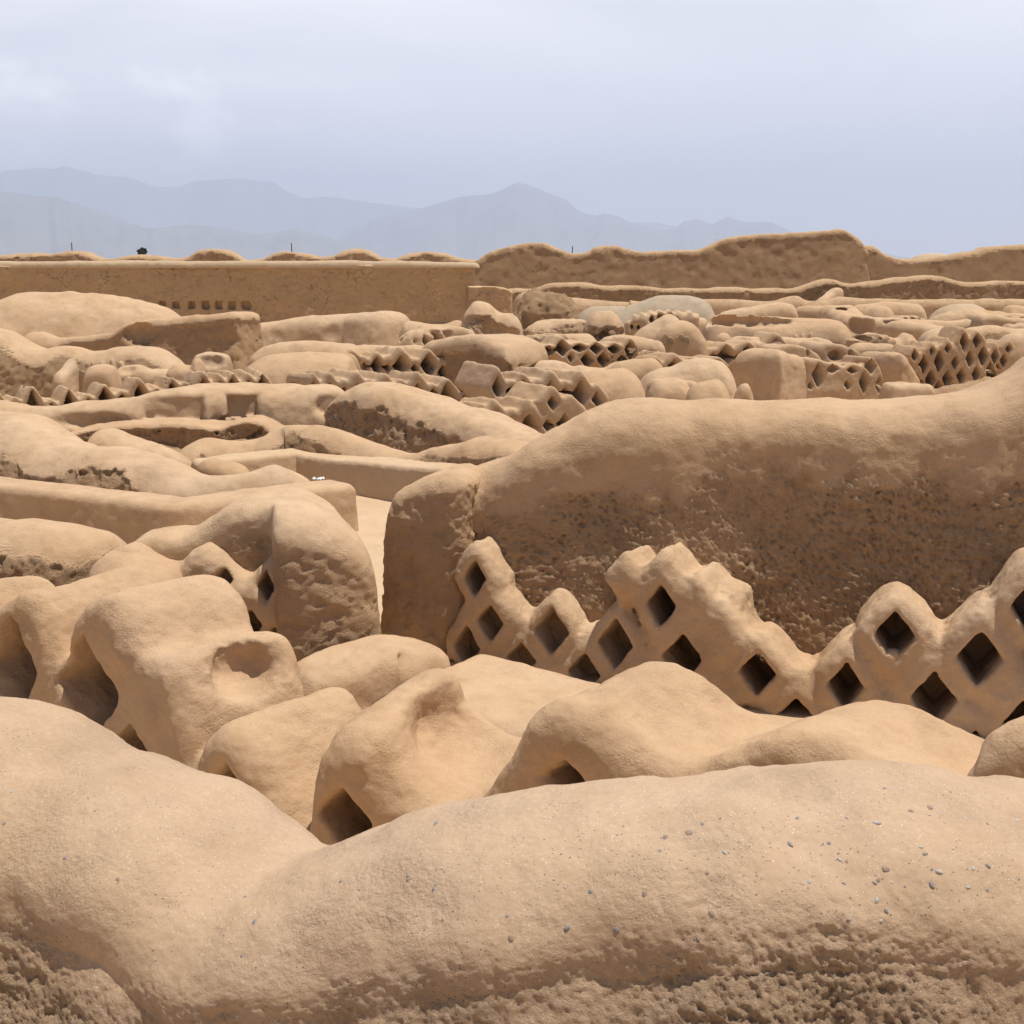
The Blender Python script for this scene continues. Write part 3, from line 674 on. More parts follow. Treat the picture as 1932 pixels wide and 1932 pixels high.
# small pieces in the left cluster
wall('knob_wall', 'short tube wall with one dark round mouth left of the finger stubs', c3([(330, 840), (370, 800), (420, 752), (470, 752)]), [28.0, 28.4, 28.8, 28.6], .22, h=.045, face=True, axis=(.8, -.6), holes=h3([(452, 790, 20, 32)]), cat='lattice fragment')
for i, (x, y, lab) in enumerate(((500, 752, 'first upright finger stub beside the tube wall'), (552, 750, 'slanting second finger stub in the row of four'), (605, 742, 'tallest third finger stub in the row of four'), (652, 748, 'last finger stub at the right end of the row of four'))):
    wall('finger_stub', lab, c3([(x - 14, y + 8), (x + (10 if i in (1, 3) else 0), y + (12 if i in (1, 3) else 0)), (x + 26, y + 45)]), 29.5, .09, h=.03, nz=(.01, 2), cat='adobe stub', group='finger stubs on the broken lattice')
wall('domed_mound', 'small domed mound below the finger stubs', c3([(445, 860), (480, 800), (560, 782), (620, 795), (655, 845)]), 27.4, .33, h=.045, cat='adobe mound')
wall('mound_wall', 'small saddle wall right of the domed mound with a shaded notch', c3([(620, 790), (700, 778), (770, 782), (820, 800), (930, 812), (960, 840)]), 28, .3, h=.045, dents=[(240, 696, 27.7, .22, .2, .15)], cat='adobe mound')
wall('knob_wall', 'upright rounded knob standing in front of the small squared block', c3([(900, 800), (960, 782), (1030, 790), (1060, 748), (1095, 770), (1115, 830)]), 27, .28, h=.045, cat='adobe mound')
# ------------------------------------------------------------------ triangular lattice rows
def zig(peaks, valley):
    """zigzag crest from face points: peaks [(x,y)], valleys given between them as y or one number below"""
    out = []
    for i, p in enumerate(peaks):
        out.append(p)
        if i < len(peaks) - 1:
            q = peaks[i + 1]; out.append(((p[0] + q[0]) / 2, (p[1] + q[1]) / 2 + (valley[i] if isinstance(valley, (list, tuple)) else valley)))
    return out
AX = (.62, -.78)
wall('lattice_wall', 'left lattice wall with two large triangular openings and smaller ones to its right', c3(zig([(-130, 915), (-10, 905), (190, 848), (385, 868), (572, 880), (765, 862), (945, 848), (1040, 900)], [70, 118, 100, 78, 68, 58, 15])), [25.6, 25.5, 25.3, 25.1, 24.9, 24.8, 24.7, 24.6, 24.5, 24.5, 24.4, 24.4, 24.3, 24.3, 24.2], .36, h=.035, face=True, axis=AX, r=.45, nz=(.02, 1.5), holes=h3([(-130, 1000, 40, 60), (-65, 1010, 30, 30), (-5, 1000, 44, 70), (92, 1020, 34, 40), (190, 1000, 44, 86), (290, 1020, 36, 36), (388, 1000, 40, 76), (480, 990, 34, 34), (574, 960, 34, 56), (668, 975, 34, 34), (765, 945, 34, 56), (855, 955, 32, 32), (940, 925, 32, 54), (1010, 930, 26, 30)]), cat='lattice wall', lat=0.1)
wall('lattice_wall', 'short lattice wall with three small triangles in front of the whaleback mound', c3(zig([(1040, 850), (1108, 818), (1270, 825), (1425, 822), (1500, 880)], [25, 62, 56, 20])), 25.3, .4, h=.035, face=True, axis=AX, r=.45, nz=(.02, 1.5), holes=h3([(1108, 900, 28, 50), (1190, 895, 20, 30), (1270, 895, 28, 48), (1350, 890, 20, 30), (1425, 890, 28, 48)]), cat='lattice wall', lat=0.1)
wall('lattice_wall', 'centre-left lattice wall with five triangles, the last one the largest', c4([(40, 830), (125, 828), (272, 836), (430, 840), (600, 840), (762, 830), (930, 850)]), (24.2, 23.5), .5, h=.033, face=True, axis=AX, r=.2, nz=(.02, 1.5), holes=h4([(40, 900, 28, 40), (132, 915, 30, 46), (205, 920, 26, 30), (275, 920, 34, 54), (352, 920, 26, 26), (428, 905, 30, 42), (515, 915, 28, 30), (604, 925, 36, 54), (685, 930, 26, 26), (768, 965, 54, 84), (860, 985, 34, 40)]), cat='lattice wall', lat=.11)
wall('curled_stub', 'round curled stub with a shaded hollow at the end of the five triangles', c4([(925, 930), (960, 885), (1010, 862), (1050, 868), (1072, 905)]), 23.3, .3, h=.033, face=True, axis=AX, cat='adobe mound', r=.9, holes=h4([(1040, 915, 20, 24, .25, 2)]))
wall('lattice_wall', 'middle lattice wall with four dark triangles behind the pair of near ones', c4([(960, 800), (1035, 800), (1175, 812), (1325, 815), (1478, 820), (1600, 840)]), (23.0, 22.7), .55, h=.032, face=True, axis=AX, r=.2, nz=(.02, 1.5), holes=h4([(1035, 905, 28, 58), (1105, 925, 28, 34), (1172, 930, 42, 78), (1250, 930, 28, 34), (1322, 925, 40, 64), (1400, 930, 28, 34), (1482, 935, 46, 78), (1570, 975, 34, 50)]), cat='lattice wall', lat=.115)
wall('domed_mound', 'pale dome with a shaded right cheek behind the middle triangles', c4([(1380, 850), (1480, 818), (1600, 806), (1700, 803), (1780, 822), (1830, 870), (1850, 930)]), 23.7, .7, h=.045, r=.95, batter=.1, cat='adobe mound')
wall('lattice_wall', 'nearest of the middle lattices, with one large triangle beside the big pale wall', c4([(930, 960), (1015, 948), (1210, 950), (1330, 920), (1450, 930), (1600, 960)]), (20.4, 20.2), .48, h=.028, face=True, axis=AX, r=.2, nz=(.02, 1.5), holes=h4([(950, 1080, 30, 40), (1022, 1070, 40, 58), (1110, 1100, 34, 34), (1205, 1115, 56, 88), (1300, 1110, 36, 40), (1400, 1100, 46, 60), (1335, 985, 30, 36), (1430, 1010, 30, 36, .05), (1500, 1110, 40, 60)]), cat='lattice wall', lat=.12)
# ------------------------------------------------------------------ second lattice row and block
wall('long_wall', 'long smooth pale wall leading to the four hooded openings', c4([(-330, 715), (-200, 672), (-100, 658), (0, 656), (150, 666), (260, 672), (330, 700)]), 28.2, .5, h=.045, r=.9)
wall('lattice_wall', 'row of four dark hooded openings left of the large domed block', c4([(220, 700), (385, 700), (510, 698), (655, 705), (780, 760)]), 27.8, .5, h=.035, face=True, axis=AX, r=.2, nz=(.02, 1.5), holes=h4([(250, 760, 34, 32), (318, 790, 26, 24), (384, 785, 34, 50), (446, 795, 24, 26), (512, 785, 46, 64), (585, 800, 24, 26), (660, 785, 46, 62), (740, 820, 34, 40)]), cat='lattice wall', lat=.12)
wall('mound_wall', 'smooth crest running behind the four hooded openings to the brown block', c4([(100, 690), (250, 672), (400, 678), (560, 678), (700, 675), (780, 668)]), 29.3, .5, h=.05, cat='adobe wall')
wall('adobe_block', 'large domed block with a dark brown recessed face in the centre', c4([(735, 690), (770, 655), (830, 635), (900, 618), (980, 612), (1050, 620), (1110, 640), (1160, 665), (1192, 690)]), [29.2, 28.9, 28.5, 28.2, 27.9, 27.6, 27.3, 27.1, 27.0], .75, h=.05, r=.35, batter=.03, erode=(.42, .09, .05), re=.2, cat='adobe block', rc=.1)
wall('footing_ledge', 'narrow brown ledge at the foot of the large domed block', c4([(860, 815), (930, 800), (1000, 800), (1050, 830)]), 26.0, .3, h=.04, cat='adobe ledge')
wall('pitted_wall', 'small pitted wall with three dark arches left of the domed block', c4([(530, 640), (600, 612), (650, 598), (690, 578), (780, 580), (850, 570), (910, 590), (950, 615)]), 34, .45, h=.05, r=.6, face=True, axis=(.6, -.8), holes=h4([(580, 655, 20, 30, .5), (645, 650, 18, 32, .5), (715, 655, 18, 30, .5), (700, 605, 16, 18, .2), (772, 605, 14, 20, .2)]), nz=(.05, 1.6))
wall('mud_ridge', 'low pale ridge just behind the pitted arches', c4([(490, 560), (520, 540), (600, 546), (700, 560), (800, 540), (850, 515)]), 38, .5, h=.06)
wall('domed_ruin', 'tall cone-shaped ruin with a crumbling pitted flank in front of the rendered wall', c4([(790, 560), (820, 515), (860, 480), (920, 458), (980, 464), (1030, 500), (1060, 508), (1120, 512), (1160, 530), (1185, 570), (1210, 600)]), 37.5, .95, h=.06, r=.9, nz=(.08, .9), erode=(.3, .12, .14), cat='adobe mound', dents=[(935, 620, 36.4, .35, .4, .3), (970, 630, 36.4, .4, .4, .2)])
wall('pitted_wall', 'low pitted wall between the cone-shaped ruin and the holed mound', c4([(1160, 560), (1240, 545), (1300, 540), (1400, 530), (1500, 526), (1540, 530)]), 38.5, .6, h=.06, nz=(.08, 1.2), erode=(.2, .05, .1))
wall('holed_mound', 'rounded mound with eroded eye-like holes in its right side', c4([(1470, 560), (1490, 530), (1550, 505), (1640, 500), (1700, 525), (1730, 570), (1735, 610)]), 35.5, .7, h=.055, nz=(.06, 1.2), r=.8, dents=[(1138, 632, 34.9, .16, .3, .12), (1147, 618, 34.9, .09, .3, .06), (1176, 628, 34.95, .14, .3, .07)], erode=(.3, .04, .09), cat='adobe mound')
wall('mound_wall', 'smooth low wall sweeping in front of the holed mound', c4([(1100, 650), (1150, 628), (1220, 615), (1350, 610), (1450, 602), (1540, 608), (1600, 640)]), 33, .55, h=.055, r=.95)
wall('comb_wall', 'low wall with comb-like knobs in front of the grey mound', c4(zig([(1715, 545), (1760, 512), (1800, 496), (1850, 486), (1900, 480), (1950, 478), (2000, 484), (2060, 488), (2110, 500)], 16)), 40, .4, h=.055, nz=(.05, 1.6), holes=h4([(1745, 570, 14, 18, .3, 2), (1785, 575, 14, 16, .3, 2), (1850, 540, 12, 18, .3, 2), (1905, 530, 12, 16, .3, 2), (1960, 528, 12, 16, .3, 2)]), cat='lattice wall')
# ------------------------------------------------------------------ central diamond lattice
wall('diamond_lattice', 'central lattice wall two rows high with diamond and half-diamond openings', c4([(1190, 700), (1215, 672), (1250, 672), (1300, 668), (1335, 645), (1375, 640), (1420, 650), (1470, 672), (1520, 660), (1580, 655), (1620, 668), (1660, 655), (1700, 660), (1750, 640), (1790, 650), (1830, 690), (1870, 705), (1932, 690)]) + c5([(100, 640), (135, 690)]), 31, .38, h=.038, face=True, axis=(.5, -.86), r=.45, nz=(.02, 1.5), holes=h4([(1205, 725, 12, 24), (1250, 738, 22, 30), (1305, 705, 34, 24), (1377, 695, 34, 46), (1418, 742, 20, 30), (1468, 690, 38, 20), (1510, 755, 34, 40), (1560, 692, 30, 26), (1602, 750, 28, 36), (1665, 695, 34, 26), (1700, 752, 24, 32), (1745, 700, 36, 50), (1800, 752, 26, 30), (1900, 760, 26, 34)]), cat='lattice wall', lat=.085)
wall('lattice_wall', 'small lattice with one open triangle in front of the carved frieze mound', c5(zig([(195, 660), (285, 635), (390, 645), (490, 650), (560, 680)], [45, 46, 40, 15])), 29.2, .35, h=.038, face=True, axis=AX, r=.45, nz=(.015, 1.5), holes=h5([(200, 705, 24, 34), (284, 690, 34, 40), (345, 700, 18, 22), (392, 690, 26, 30), (440, 698, 18, 20), (490, 690, 28, 26)]), cat='lattice wall', lat=0.09)
wall('lattice_wall', 'lattice fragment with a wide triangle and a hooded lobe right of the frieze', c5(zig([(450, 590), (528, 573), (640, 575), (670, 590)], [10, 45, 5])), 33.0, .38, h=.04, face=True, axis=AX, r=.45, nz=(.015, 1.5), holes=h5([(470, 650, 24, 30), (528, 640, 44, 50), (588, 655, 20, 36), (630, 610, 26, 22)]), dents=[(1415, 654, 32.2, .32, .3, .13)], cat='lattice wall', lat=0.1)
wall('lattice_wall', 'single gable-shaped lattice piece with one dark triangle behind the round block', c5([(695, 600), (725, 560), (762, 530), (800, 545), (850, 600)]), 34.5, .36, h=.04, face=True, axis=AX, r=.45, nz=(.015, 1.5), holes=h5([(764, 595, 34, 44)]), cat='lattice wall', lat=0.1)
FR = wall('frieze_mound', 'rounded mound carved with a small spiral relief panel', c5([(165, 600), (185, 545), (230, 505), (290, 480), (350, 482), (400, 520), (435, 560), (460, 600)]), 33.5, .6, h=.045, r=.6, nz=(.03, 1.2), batter=.02, re=.5, cat='carved mound')
def frieze():
    # carved scrolls standing proud of the mound's face
    for k, (sx, sy) in enumerate(((238, 560), (262, 576), (312, 562), (338, 574))):
        V = []; Q = []
        c = at(1159.2 + sx * .4, 415.4 + sy * .4, 32.88)
        a = np.linspace(0, 4.6 * math.pi, 90); R = .015 + .085 * a / a[-1]
        for i, (t, rr) in enumerate(zip(a, R)):
            p = c + np.array([rr * math.cos(t), 0, rr * math.sin(t) * 1.25])
            for q in range(6):
                g = 2 * math.pi * q / 6
                V.append(p + .016 * np.array([math.cos(g) * math.cos(t), -math.sin(g) * 1.6, math.cos(g) * math.sin(t)]))
            if i:
                for q in range(6): Q.append([(i - 1) * 6 + q, (i - 1) * 6 + (q + 1) % 6, i * 6 + (q + 1) % 6, i * 6 + q])
        o = link('carved_scroll', make_mesh('carved_scroll', np.array(V), np.array(Q), None, M_mid), FR)
frieze()
wall('mound_wall', 'pale lumpy rise linking the comb-like wall to the frieze mound', c5([(40, 560), (90, 530), (140, 500), (200, 470), (260, 450), (310, 470), (360, 500)]), 37, .7, h=.06, r=.95, cat='adobe mound')
wall('mud_ridge', 'thin pale bar lying across behind the frieze mound', c5([(250, 464), (330, 460), (420, 462), (450, 470)]), 40, .3, h=.06)
wall('curved_wall', 'big S-shaped smooth wall with a scooped hollow in its upper side', c5([(400, 520), (430, 478), (480, 452), (560, 432), (640, 442), (720, 455), (800, 466), (900, 472), (1000, 476), (1070, 488), (1110, 508), (1125, 545)]), 36.5, .75, h=.055, r=.85, nz=(.05, .8), batter=.12, dents=[(1400, 607, 36.3, 1.6, .5, .25)])
wall('curved_wall', 'flat-topped wall section rising directly behind the S-shaped wall', c5([(480, 450), (560, 420), (640, 410), (700, 405), (790, 392), (835, 396), (858, 415)]), 42, .7, h=.065, r=.5, re=.3)
for i, (x, y, lab) in enumerate(((855, 540, 'left thin stub before the S-shaped wall'), (888, 535, 'middle thin stub before the S-shaped wall'), (925, 530, 'right thin stub before the S-shaped wall'))):
    wall('finger_stub', lab, c5([(x - 12, y + 6), (x, y - 4), (x + 14, y + 14)]), 35, .1, h=.035, nz=(.01, 2), cat='adobe stub', group='thin stubs before the curved wall')
wall('mound_wall', 'two small knuckle-like lumps below the scooped hollow', c5([(465, 555), (490, 535), (530, 535), (556, 550)]), 35.5, .28, h=.045, cat='adobe mound')
wall('long_wall', 'long wall with dark square recesses running right behind the S-shaped wall', c5([(862, 420), (900, 408), (940, 404), (1030, 402), (1080, 412), (1120, 445), (1180, 455), (1300, 468), (1400, 473), (1480, 488), (1570, 512)]), [47, 47, 46.5, 46, 45, 44, 43.5, 43, 42.5, 42, 41.5], .6, h=.065, r=.5, dents=[(1585, 600, 45, .35, .5, .4), (1622, 615, 43, .45, .6, .6), (1680, 617, 42.8, .4, .3, .3), (1560, 597, 46, .5, .3, .3)])
wall('mound_wall', 'rounded loaf-shaped mound behind the wall with square recesses', c5([(1180, 440), (1210, 415), (1260, 405), (1305, 412), (1330, 440)]), 52, .7, h=.08, cat='adobe mound')
wall('mound_wall', 'dark sided stepped wall beyond the loaf-shaped mound', c5([(1110, 402), (1200, 395), (1290, 386), (1400, 392), (1460, 405), (1475, 430)]), 58, .7, h=.09)
wall('grey_mound', 'pale grey swell at the far right beyond the ruined rows', c5([(1470, 445), (1500, 425), (1560, 405), (1640, 396), (1720, 400), (1790, 425)]), 55, 1.2, h=.09, mat=M_cap, cat='mud mound')
wall('mound_wall', 'dark low hump at the far right edge under the long walls', c5([(1820, 425), (1850, 405), (1900, 400), (1960, 405), (2050, 410)]), 50, .6, h=.08)
wall('pitted_wall', 'far right pitted wall with broken dark openings', c5([(1490, 455), (1560, 440), (1610, 430), (1700, 426), (1760, 440), (1820, 442), (1900, 440), (1960, 448), (2050, 450)]), 45, .5, h=.065, nz=(.07, 1.4), holes=h5([(1715, 468, 14, 18, .4, 2), (1765, 470, 14, 12, .4, 2), (1860, 478, 26, 16, .4, 2), (1925, 475, 18, 18, .4, 2)]))
wall('long_wall', 'thin straight wall lying in front of the far right pitted wall', c5([(1265, 452), (1400, 464), (1550, 470), (1680, 474), (1705, 488)]), 43.5, .35, h=.065)
wall('mound_wall', 'low rounded wall at the right behind the tall diamond lattice', c5([(1600, 530), (1640, 515), (1700, 502), (1800, 495), (1880, 510), (1932, 512), (2030, 515)]), 39, .5, h=.06, erode=(.2, .04, .05))
wall('mound_wall', 'pale whaleback hump at the right edge above the diamond lattice', c5([(1800, 565), (1840, 545), (1900, 528), (1960, 520), (2080, 522)]), 36.5, .7, h=.055, cat='adobe mound')
wall('mound_wall', 'pale twin-peaked mound behind the bent wall at the right', c5([(1135, 570), (1160, 545), (1210, 535), (1280, 548), (1330, 560), (1370, 538), (1420, 560), (1450, 580)]), 35, .5, h=.05, cat='adobe mound')
wall('lattice_wall', 'row of small hooded arches on the slope right of the S-shaped wall', c5(zig([(1175, 560), (1210, 540), (1250, 538), (1290, 545), (1330, 556)], 16)), 34.2, .3, h=.04, face=True, axis=(.6, -.8), holes=h5([(1212, 560, 12, 12), (1252, 560, 12, 12), (1292, 566, 11, 11)]), cat='lattice wall')
wall('lattice_wall', 'far small lattice strip with five dark specks behind the loaf-shaped mound', c5(zig([(1340, 460), (1375, 452), (1410, 450), (1445, 452), (1480, 458), (1510, 466)], 9)), 46, .3, h=.055, face=True, axis=(.6, -.8), holes=h5([(1376, 466, 8, 8), (1410, 466, 8, 8), (1446, 467, 8, 8), (1480, 470, 8, 8)]), cat='lattice wall')
wall('stepped_wall', 'far right stepped wall end with a dark square corner', c5([(1690, 500), (1710, 455), (1760, 445), (1800, 450), (1850, 455), (1930, 462), (2000, 470)]), 42.5, .45, h=.055, r=.4, re=.2)
wall('mound_wall', 'small twin lumps along the right edge before the pitted wall', c5([(1820, 505), (1850, 488), (1880, 492), (1905, 482), (1950, 490), (2000, 500)]), 40.5, .3, h=.05, cat='adobe mound')
wall('curved_wall', 'low curved rim in front of the S-shaped wall with small dark pits', c5([(520, 575), (560, 552), (620, 545), (680, 548), (720, 545), (900, 560), (960, 558), (1010, 565), (1050, 580)]), 34.8, .3, h=.045, r=.9, dents=[(1159.2 + 610 * .4, 415.4 + 558 * .4, 34.5, .25, .2, .1), (1159.2 + 700 * .4, 415.4 + 556 * .4, 34.5, .2, .2, .1)])
wall('lattice_wall', 'knobbly lattice bits between the domed block and the central diamond lattice', c4(zig([(1190, 640), (1230, 625), (1280, 622), (1330, 615), (1390, 620), (1450, 630), (1500, 640)], 14)), 32.6, .25, h=.04, face=True, axis=(.5, -.86), holes=h4([(1232, 650, 12, 16), (1282, 645, 12, 14), (1420, 640, 12, 12)]), cat='lattice wall')
wall('mound_wall', 'smooth spur joining the central diamond lattice to the frieze mound', c4([(1560, 655), (1620, 630), (1700, 625), (1790, 632), (1860, 645), (1932, 650)]), 32.3, .3, h=.045, cat='adobe mound')
# ------------------------------------------------------------------ right: tall lattice, blocks
R2 = c5([(1345, 640), (1385, 612), (1430, 600), (1500, 592), (1560, 590), (1605, 560), (1640, 530), (1680, 522), (1720, 540), (1750, 572), (1800, 575), (1860, 580), (1905, 590)])
wall('diamond_lattice', 'tall lattice wall with rows of dark diamonds at the right', R2, 31, [.42] * 13, h=.03, face=True, axis=(.35, -.94), r=.4, nz=(.02, 1.4), zb=-.1,
     holes=h5([(1648, 578, 20, 44), (1714, 568, 22, 32), (1460, 680, 24, 48), (1536, 665, 24, 52), (1610, 668, 18, 44), (1678, 655, 20, 44), (1745, 640, 22, 46), (1800, 640, 15, 32), (1498, 750, 26, 50), (1577, 745, 24, 44), (1642, 732, 22, 42), (1710, 725, 20, 40), (1776, 712, 20, 42), (1865, 605, 14, 18), (1420, 640, 14, 26), (1425, 745, 14, 30), (1575, 605, 14, 24), (1800, 740, 14, 26), (1840, 660, 14, 30), (1500, 615, 14, 20)]), cat='lattice wall', lat=.085)
wall('domed_mound', 'smooth bulbous top rising behind the tall diamond lattice', c5([(1420, 580), (1450, 540), (1500, 522), (1570, 518), (1620, 528), (1640, 560)]), 32.8, .55, h=.05, cat='adobe mound')
wall('round_block', 'big round-shouldered block with a dark left face and lit right face', c5([(792, 606), (830, 606), (880, 622), (925, 640)]), [27.8, 28.1, 28.4, 28.7], .62, h=.035, r=.6, batter=.01, re=.34, smooth=.04, cat='adobe block', face=True, rc=.1)
wall('diamond_lattice', 'low lattice with slit openings and shaded lobes between the two blocks', c5([(905, 655), (950, 650), (985, 660), (1010, 668), (1050, 678), (1090, 690), (1130, 672), (1180, 678), (1200, 640), (1230, 645), (1262, 690), (1280, 740)]), 28.6, .4, h=.033, face=True, axis=(.55, -.83), r=.4, nz=(.02, 1.4), holes=h5([(965, 728, 26, 66), (1032, 700, 34, 24, .25), (1095, 778, 22, 32), (1120, 708, 30, 20, .25), (1174, 765, 22, 55), (1212, 690, 26, 36, .3), (1252, 780, 20, 40), (925, 780, 12, 20)]), cat='lattice wall')
wall('bent_block', 'bent block with a dark inner face left of the tall diamond lattice', c5([(1360, 604), (1395, 632), (1425, 672), (1446, 720)]), [30.4, 30.6, 30.85, 31.1], .68, h=.035, r=.5, batter=.01, re=.3, smooth=.04, cat='adobe block', face=True, rc=.1)
wall('low_block', 'low pale block at the foot of the bent block behind the big wall', c5([(1270, 790), (1285, 768), (1350, 760), (1420, 768), (1475, 775), (1490, 800)]), 27.3, .5, h=.045, r=.3, zb=-.2, cat='adobe block')
wall('rubble_heap', 'loose pale rubble at the foot of the tall diamond lattice', c5([(1440, 790), (1520, 786), (1640, 776), (1760, 757), (1850, 735), (1932, 720)]), 29.3, .6, h=.04, rough=.05, cat='rubble heap', r=.95)
wall('lattice_wall', 'lattice fragment with a dark slit and hooded hollow behind the round block', c5([(775, 605), (830, 588), (880, 590), (915, 600), (950, 625), (985, 655)]), 31.2, .4, h=.038, face=True, axis=(.6, -.8), r=.4, holes=h5([(912, 632, 14, 34), (975, 640, 10, 30)]), cat='lattice wall')
wall('lattice_wall', 'pale tube-like lattice piece with a hollow and slit left of the bent block', c5([(965, 600), (1000, 582), (1060, 580), (1110, 592), (1150, 610), (1180, 640)]), 31.8, .4, h=.038, face=True, axis=(.6, -.8), r=.4, holes=h5([(1040, 640, 36, 24, .3, 2), (1115, 638, 12, 36)]), cat='lattice wall')
wall('mound_wall', 'flat pale strip of wall behind the tube-like lattice piece', c5([(1100, 580), (1180, 574), (1260, 580), (1340, 590)]), 33.4, .3, h=.045)
# ------------------------------------------------------------------ centre front mounds
wall('mound_wall', 'whale-shaped mound just left of the big round-shouldered block', c5([(90, 745), (130, 710), (200, 695), (270, 685), (330, 667), (400, 655), (460, 655), (520, 668), (560, 695), (585, 730), (600, 790)]), 25, .65, h=.042, r=.95, batter=.1, cat='adobe mound')
wall('mound_wall', 'low double arch mound between the lattice and the whale-shaped mound', c4([(1185, 775), (1240, 757), (1300, 755), (1380, 765), (1430, 785), (1480, 782), (1530, 800), (1600, 800), (1640, 775), (1750, 752), (1830, 752), (1890, 770), (1932, 790)]), 27.2, .45, h=.045, r=.95, dents=[(1075, 692, 26.8, .25, .2, .1)], cat='adobe mound')
wall('mound_wall', 'flat-backed pale ridge touching the foot of the whale-shaped mound', c5([(-40, 700), (30, 672), (100, 660), (180, 657), (230, 685), (245, 710)]), 26.4, .4, h=.042, cat='adobe mound')
wall('mound_wall', 'thin double ridge above the pair of small mounds', c5([(150, 750), (190, 738), (260, 740), (330, 748), (400, 762)]), 22.8, .18, h=.035, cat='adobe mound')
wall('mound_wall', 'left one of the two small mounds behind the big pale wall', c5([(140, 815), (170, 778), (230, 757), (300, 756), (350, 772), (380, 800)]), 21.6, .35, h=.035, r=.95, cat='adobe mound')
wall('mound_wall', 'right and larger of the two small mounds behind the big pale wall', c5([(320, 815), (355, 782), (420, 762), (490, 758), (530, 775), (570, 815)]), 21.2, .4, h=.035, r=.95, cat='adobe mound')
wall('mound_wall', 'smallest knob beside the two small mounds at the round block', c5([(565, 815), (600, 785), (630, 778), (655, 800)]), 21.2, .2, h=.03, cat='adobe mound')

# ================================================================== NEARER LEFT: sculpted wall, plaza
wall('sculpted_wall', 'long sculpted wall with benches, niches and a broken brown foot', c3([(-250, 985), (-100, 985), (0, 992), (150, 1002), (280, 1002), (400, 978), (550, 967), (750, 952), (860, 925), (1000, 900), (1130, 882), (1300, 884), (1500, 884), (1700, 888), (1800, 905), (1900, 935)]) + c4([(250, 925)]), [23, 22.6, 22.4, 22.2, 22.1, 22, 21.9, 21.8, 21.8, 21.8, 21.9, 22.0, 22.1, 22.2, 22.2, 22.3, 22.3], .55, h=.032, r=.7, nz=(.05, .9), batter=.16, erode=(.75, .05, .06), hround=.13, holes=h3([(900, 1026, 135, 50, .11, 1), (1305, 1010, 74, 46, .14, 1), (500, 1085, 120, 24, .07, 2), (1790, 1005, 60, 40, .12, 2)]))
wall('broken_bench', 'broken brown earth bench below the niches of the sculpted wall', c3([(300, 1180), (420, 1130), (600, 1095), (750, 1085), (900, 1085), (1060, 1085), (1200, 1100), (1280, 1075), (1400, 1065), (1500, 1120), (1600, 1160)]), 20.75, .42, h=.03, r=.25, nz=(.03, 1.6), erode=(.07, .05, .09), mat=M_mid, cat='earth bench')
wall('rubble_heap', 'crumbled brown rubble lying along the foot of the sculpted wall', c3([(330, 1230), (500, 1190), (700, 1195), (860, 1200), (960, 1225), (1100, 1200), (1260, 1180), (1400, 1165), (1560, 1150), (1750, 1120), (1900, 1130)]) + c4([(120, 1165), (280, 1155), (420, 1170), (520, 1200), (620, 1235)]), 20.4, .3, h=.03, rough=.05, nz=(.04, 2), cat='rubble heap')
wall('great_wall', 'sweeping wall with a big dark rounded face descending to the right', c4([(225, 965), (240, 930), (275, 898), (350, 882), (430, 883), (550, 908), (700, 952), (850, 1012), (1000, 1055), (1100, 1090), (1200, 1135), (1300, 1180)]), [21.2, 21, 20.8, 20.6, 20.4, 20.1, 19.7, 19.2, 18.6, 18.2, 17.8, 17.2], .55, h=.03, r=.8, nz=(.05, .9), batter=.16, erode=(.34, .05, .055), re=.4)
wall('plaza_wall', 'low wavy wall enclosing the plaza, rising to a peak at its back corner', c3([(940, 1245), (1000, 1215), (1060, 1192), (1130, 1183), (1250, 1200), (1380, 1190), (1450, 1150), (1520, 1098), (1620, 1087), (1720, 1110), (1850, 1130)]) + c4([(50, 1110), (130, 1115), (200, 1135), (330, 1183), (450, 1222), (560, 1238), (640, 1222), (700, 1205), (850, 1190), (930, 1175), (1050, 1178), (1180, 1190)]), [18.2, 18.3, 18.4, 18.5, 18.6, 18.7, 18.7, 18.8, 18.8, 18.7, 18.6, 18.4, 18.3, 18.2, 17.9, 17.6, 17.4, 17.2, 17.1, 16.8, 16.6, 16.3, 15.9], .36, h=.028, r=.85, nz=(.04, 1), batter=.18, erode=(.2, .03, .025), lumps=[])
wall('plaza_bench', 'smooth flat-topped grey bench running round the back of the plaza', c3([(1050, 1302), (1180, 1282), (1300, 1268), (1450, 1252), (1600, 1238)]) + c4([(60, 1255), (150, 1268), (400, 1290), (600, 1310), (850, 1332), (1000, 1345)]), [17.3, 17.45, 17.6, 17.8, 18.05, 17.9, 17.6, 17.0, 16.5, 15.9, 15.6], .27, h=.025, r=.25, nz=(.008, 1), batter=.1, mat=M_floor, smooth=.06, cat='bench', erode=None)
wall('plaza_spur', 'small curved spur of mud at the left end of the plaza bench', c3([(1060, 1285), (1130, 1282), (1200, 1295), (1260, 1318), (1330, 1335)]), 16.9, .2, h=.025, cat='mud ridge')
wall('snake_wall', 'broad sloping wall with a rough brown underside snaking to the plaza', c3([(-300, 1010), (-150, 1025), (0, 1040), (80, 1048), (150, 1075), (230, 1120), (330, 1175), (420, 1208), (520, 1225), (640, 1215), (760, 1240), (900, 1290), (1050, 1365), (1180, 1375), (1330, 1360), (1480, 1318), (1580, 1335), (1660, 1362), (1700, 1392)]), [18.2, 18, 17.7, 17.5, 17.3, 17.1, 16.9, 16.7, 16.5, 16.3, 16.1, 15.8, 15.5, 15.4, 15.4, 15.5, 15.6, 15.6, 15.6], [.7, .7, .7, .7, .7, .7, .7, .7, .65, .6, .6, .5, .45, .4, .36, .32, .3, .28, .26], h=.026, r=.9, nz=(.04, .9), batter=.25, erode=(.27, .05, .05))
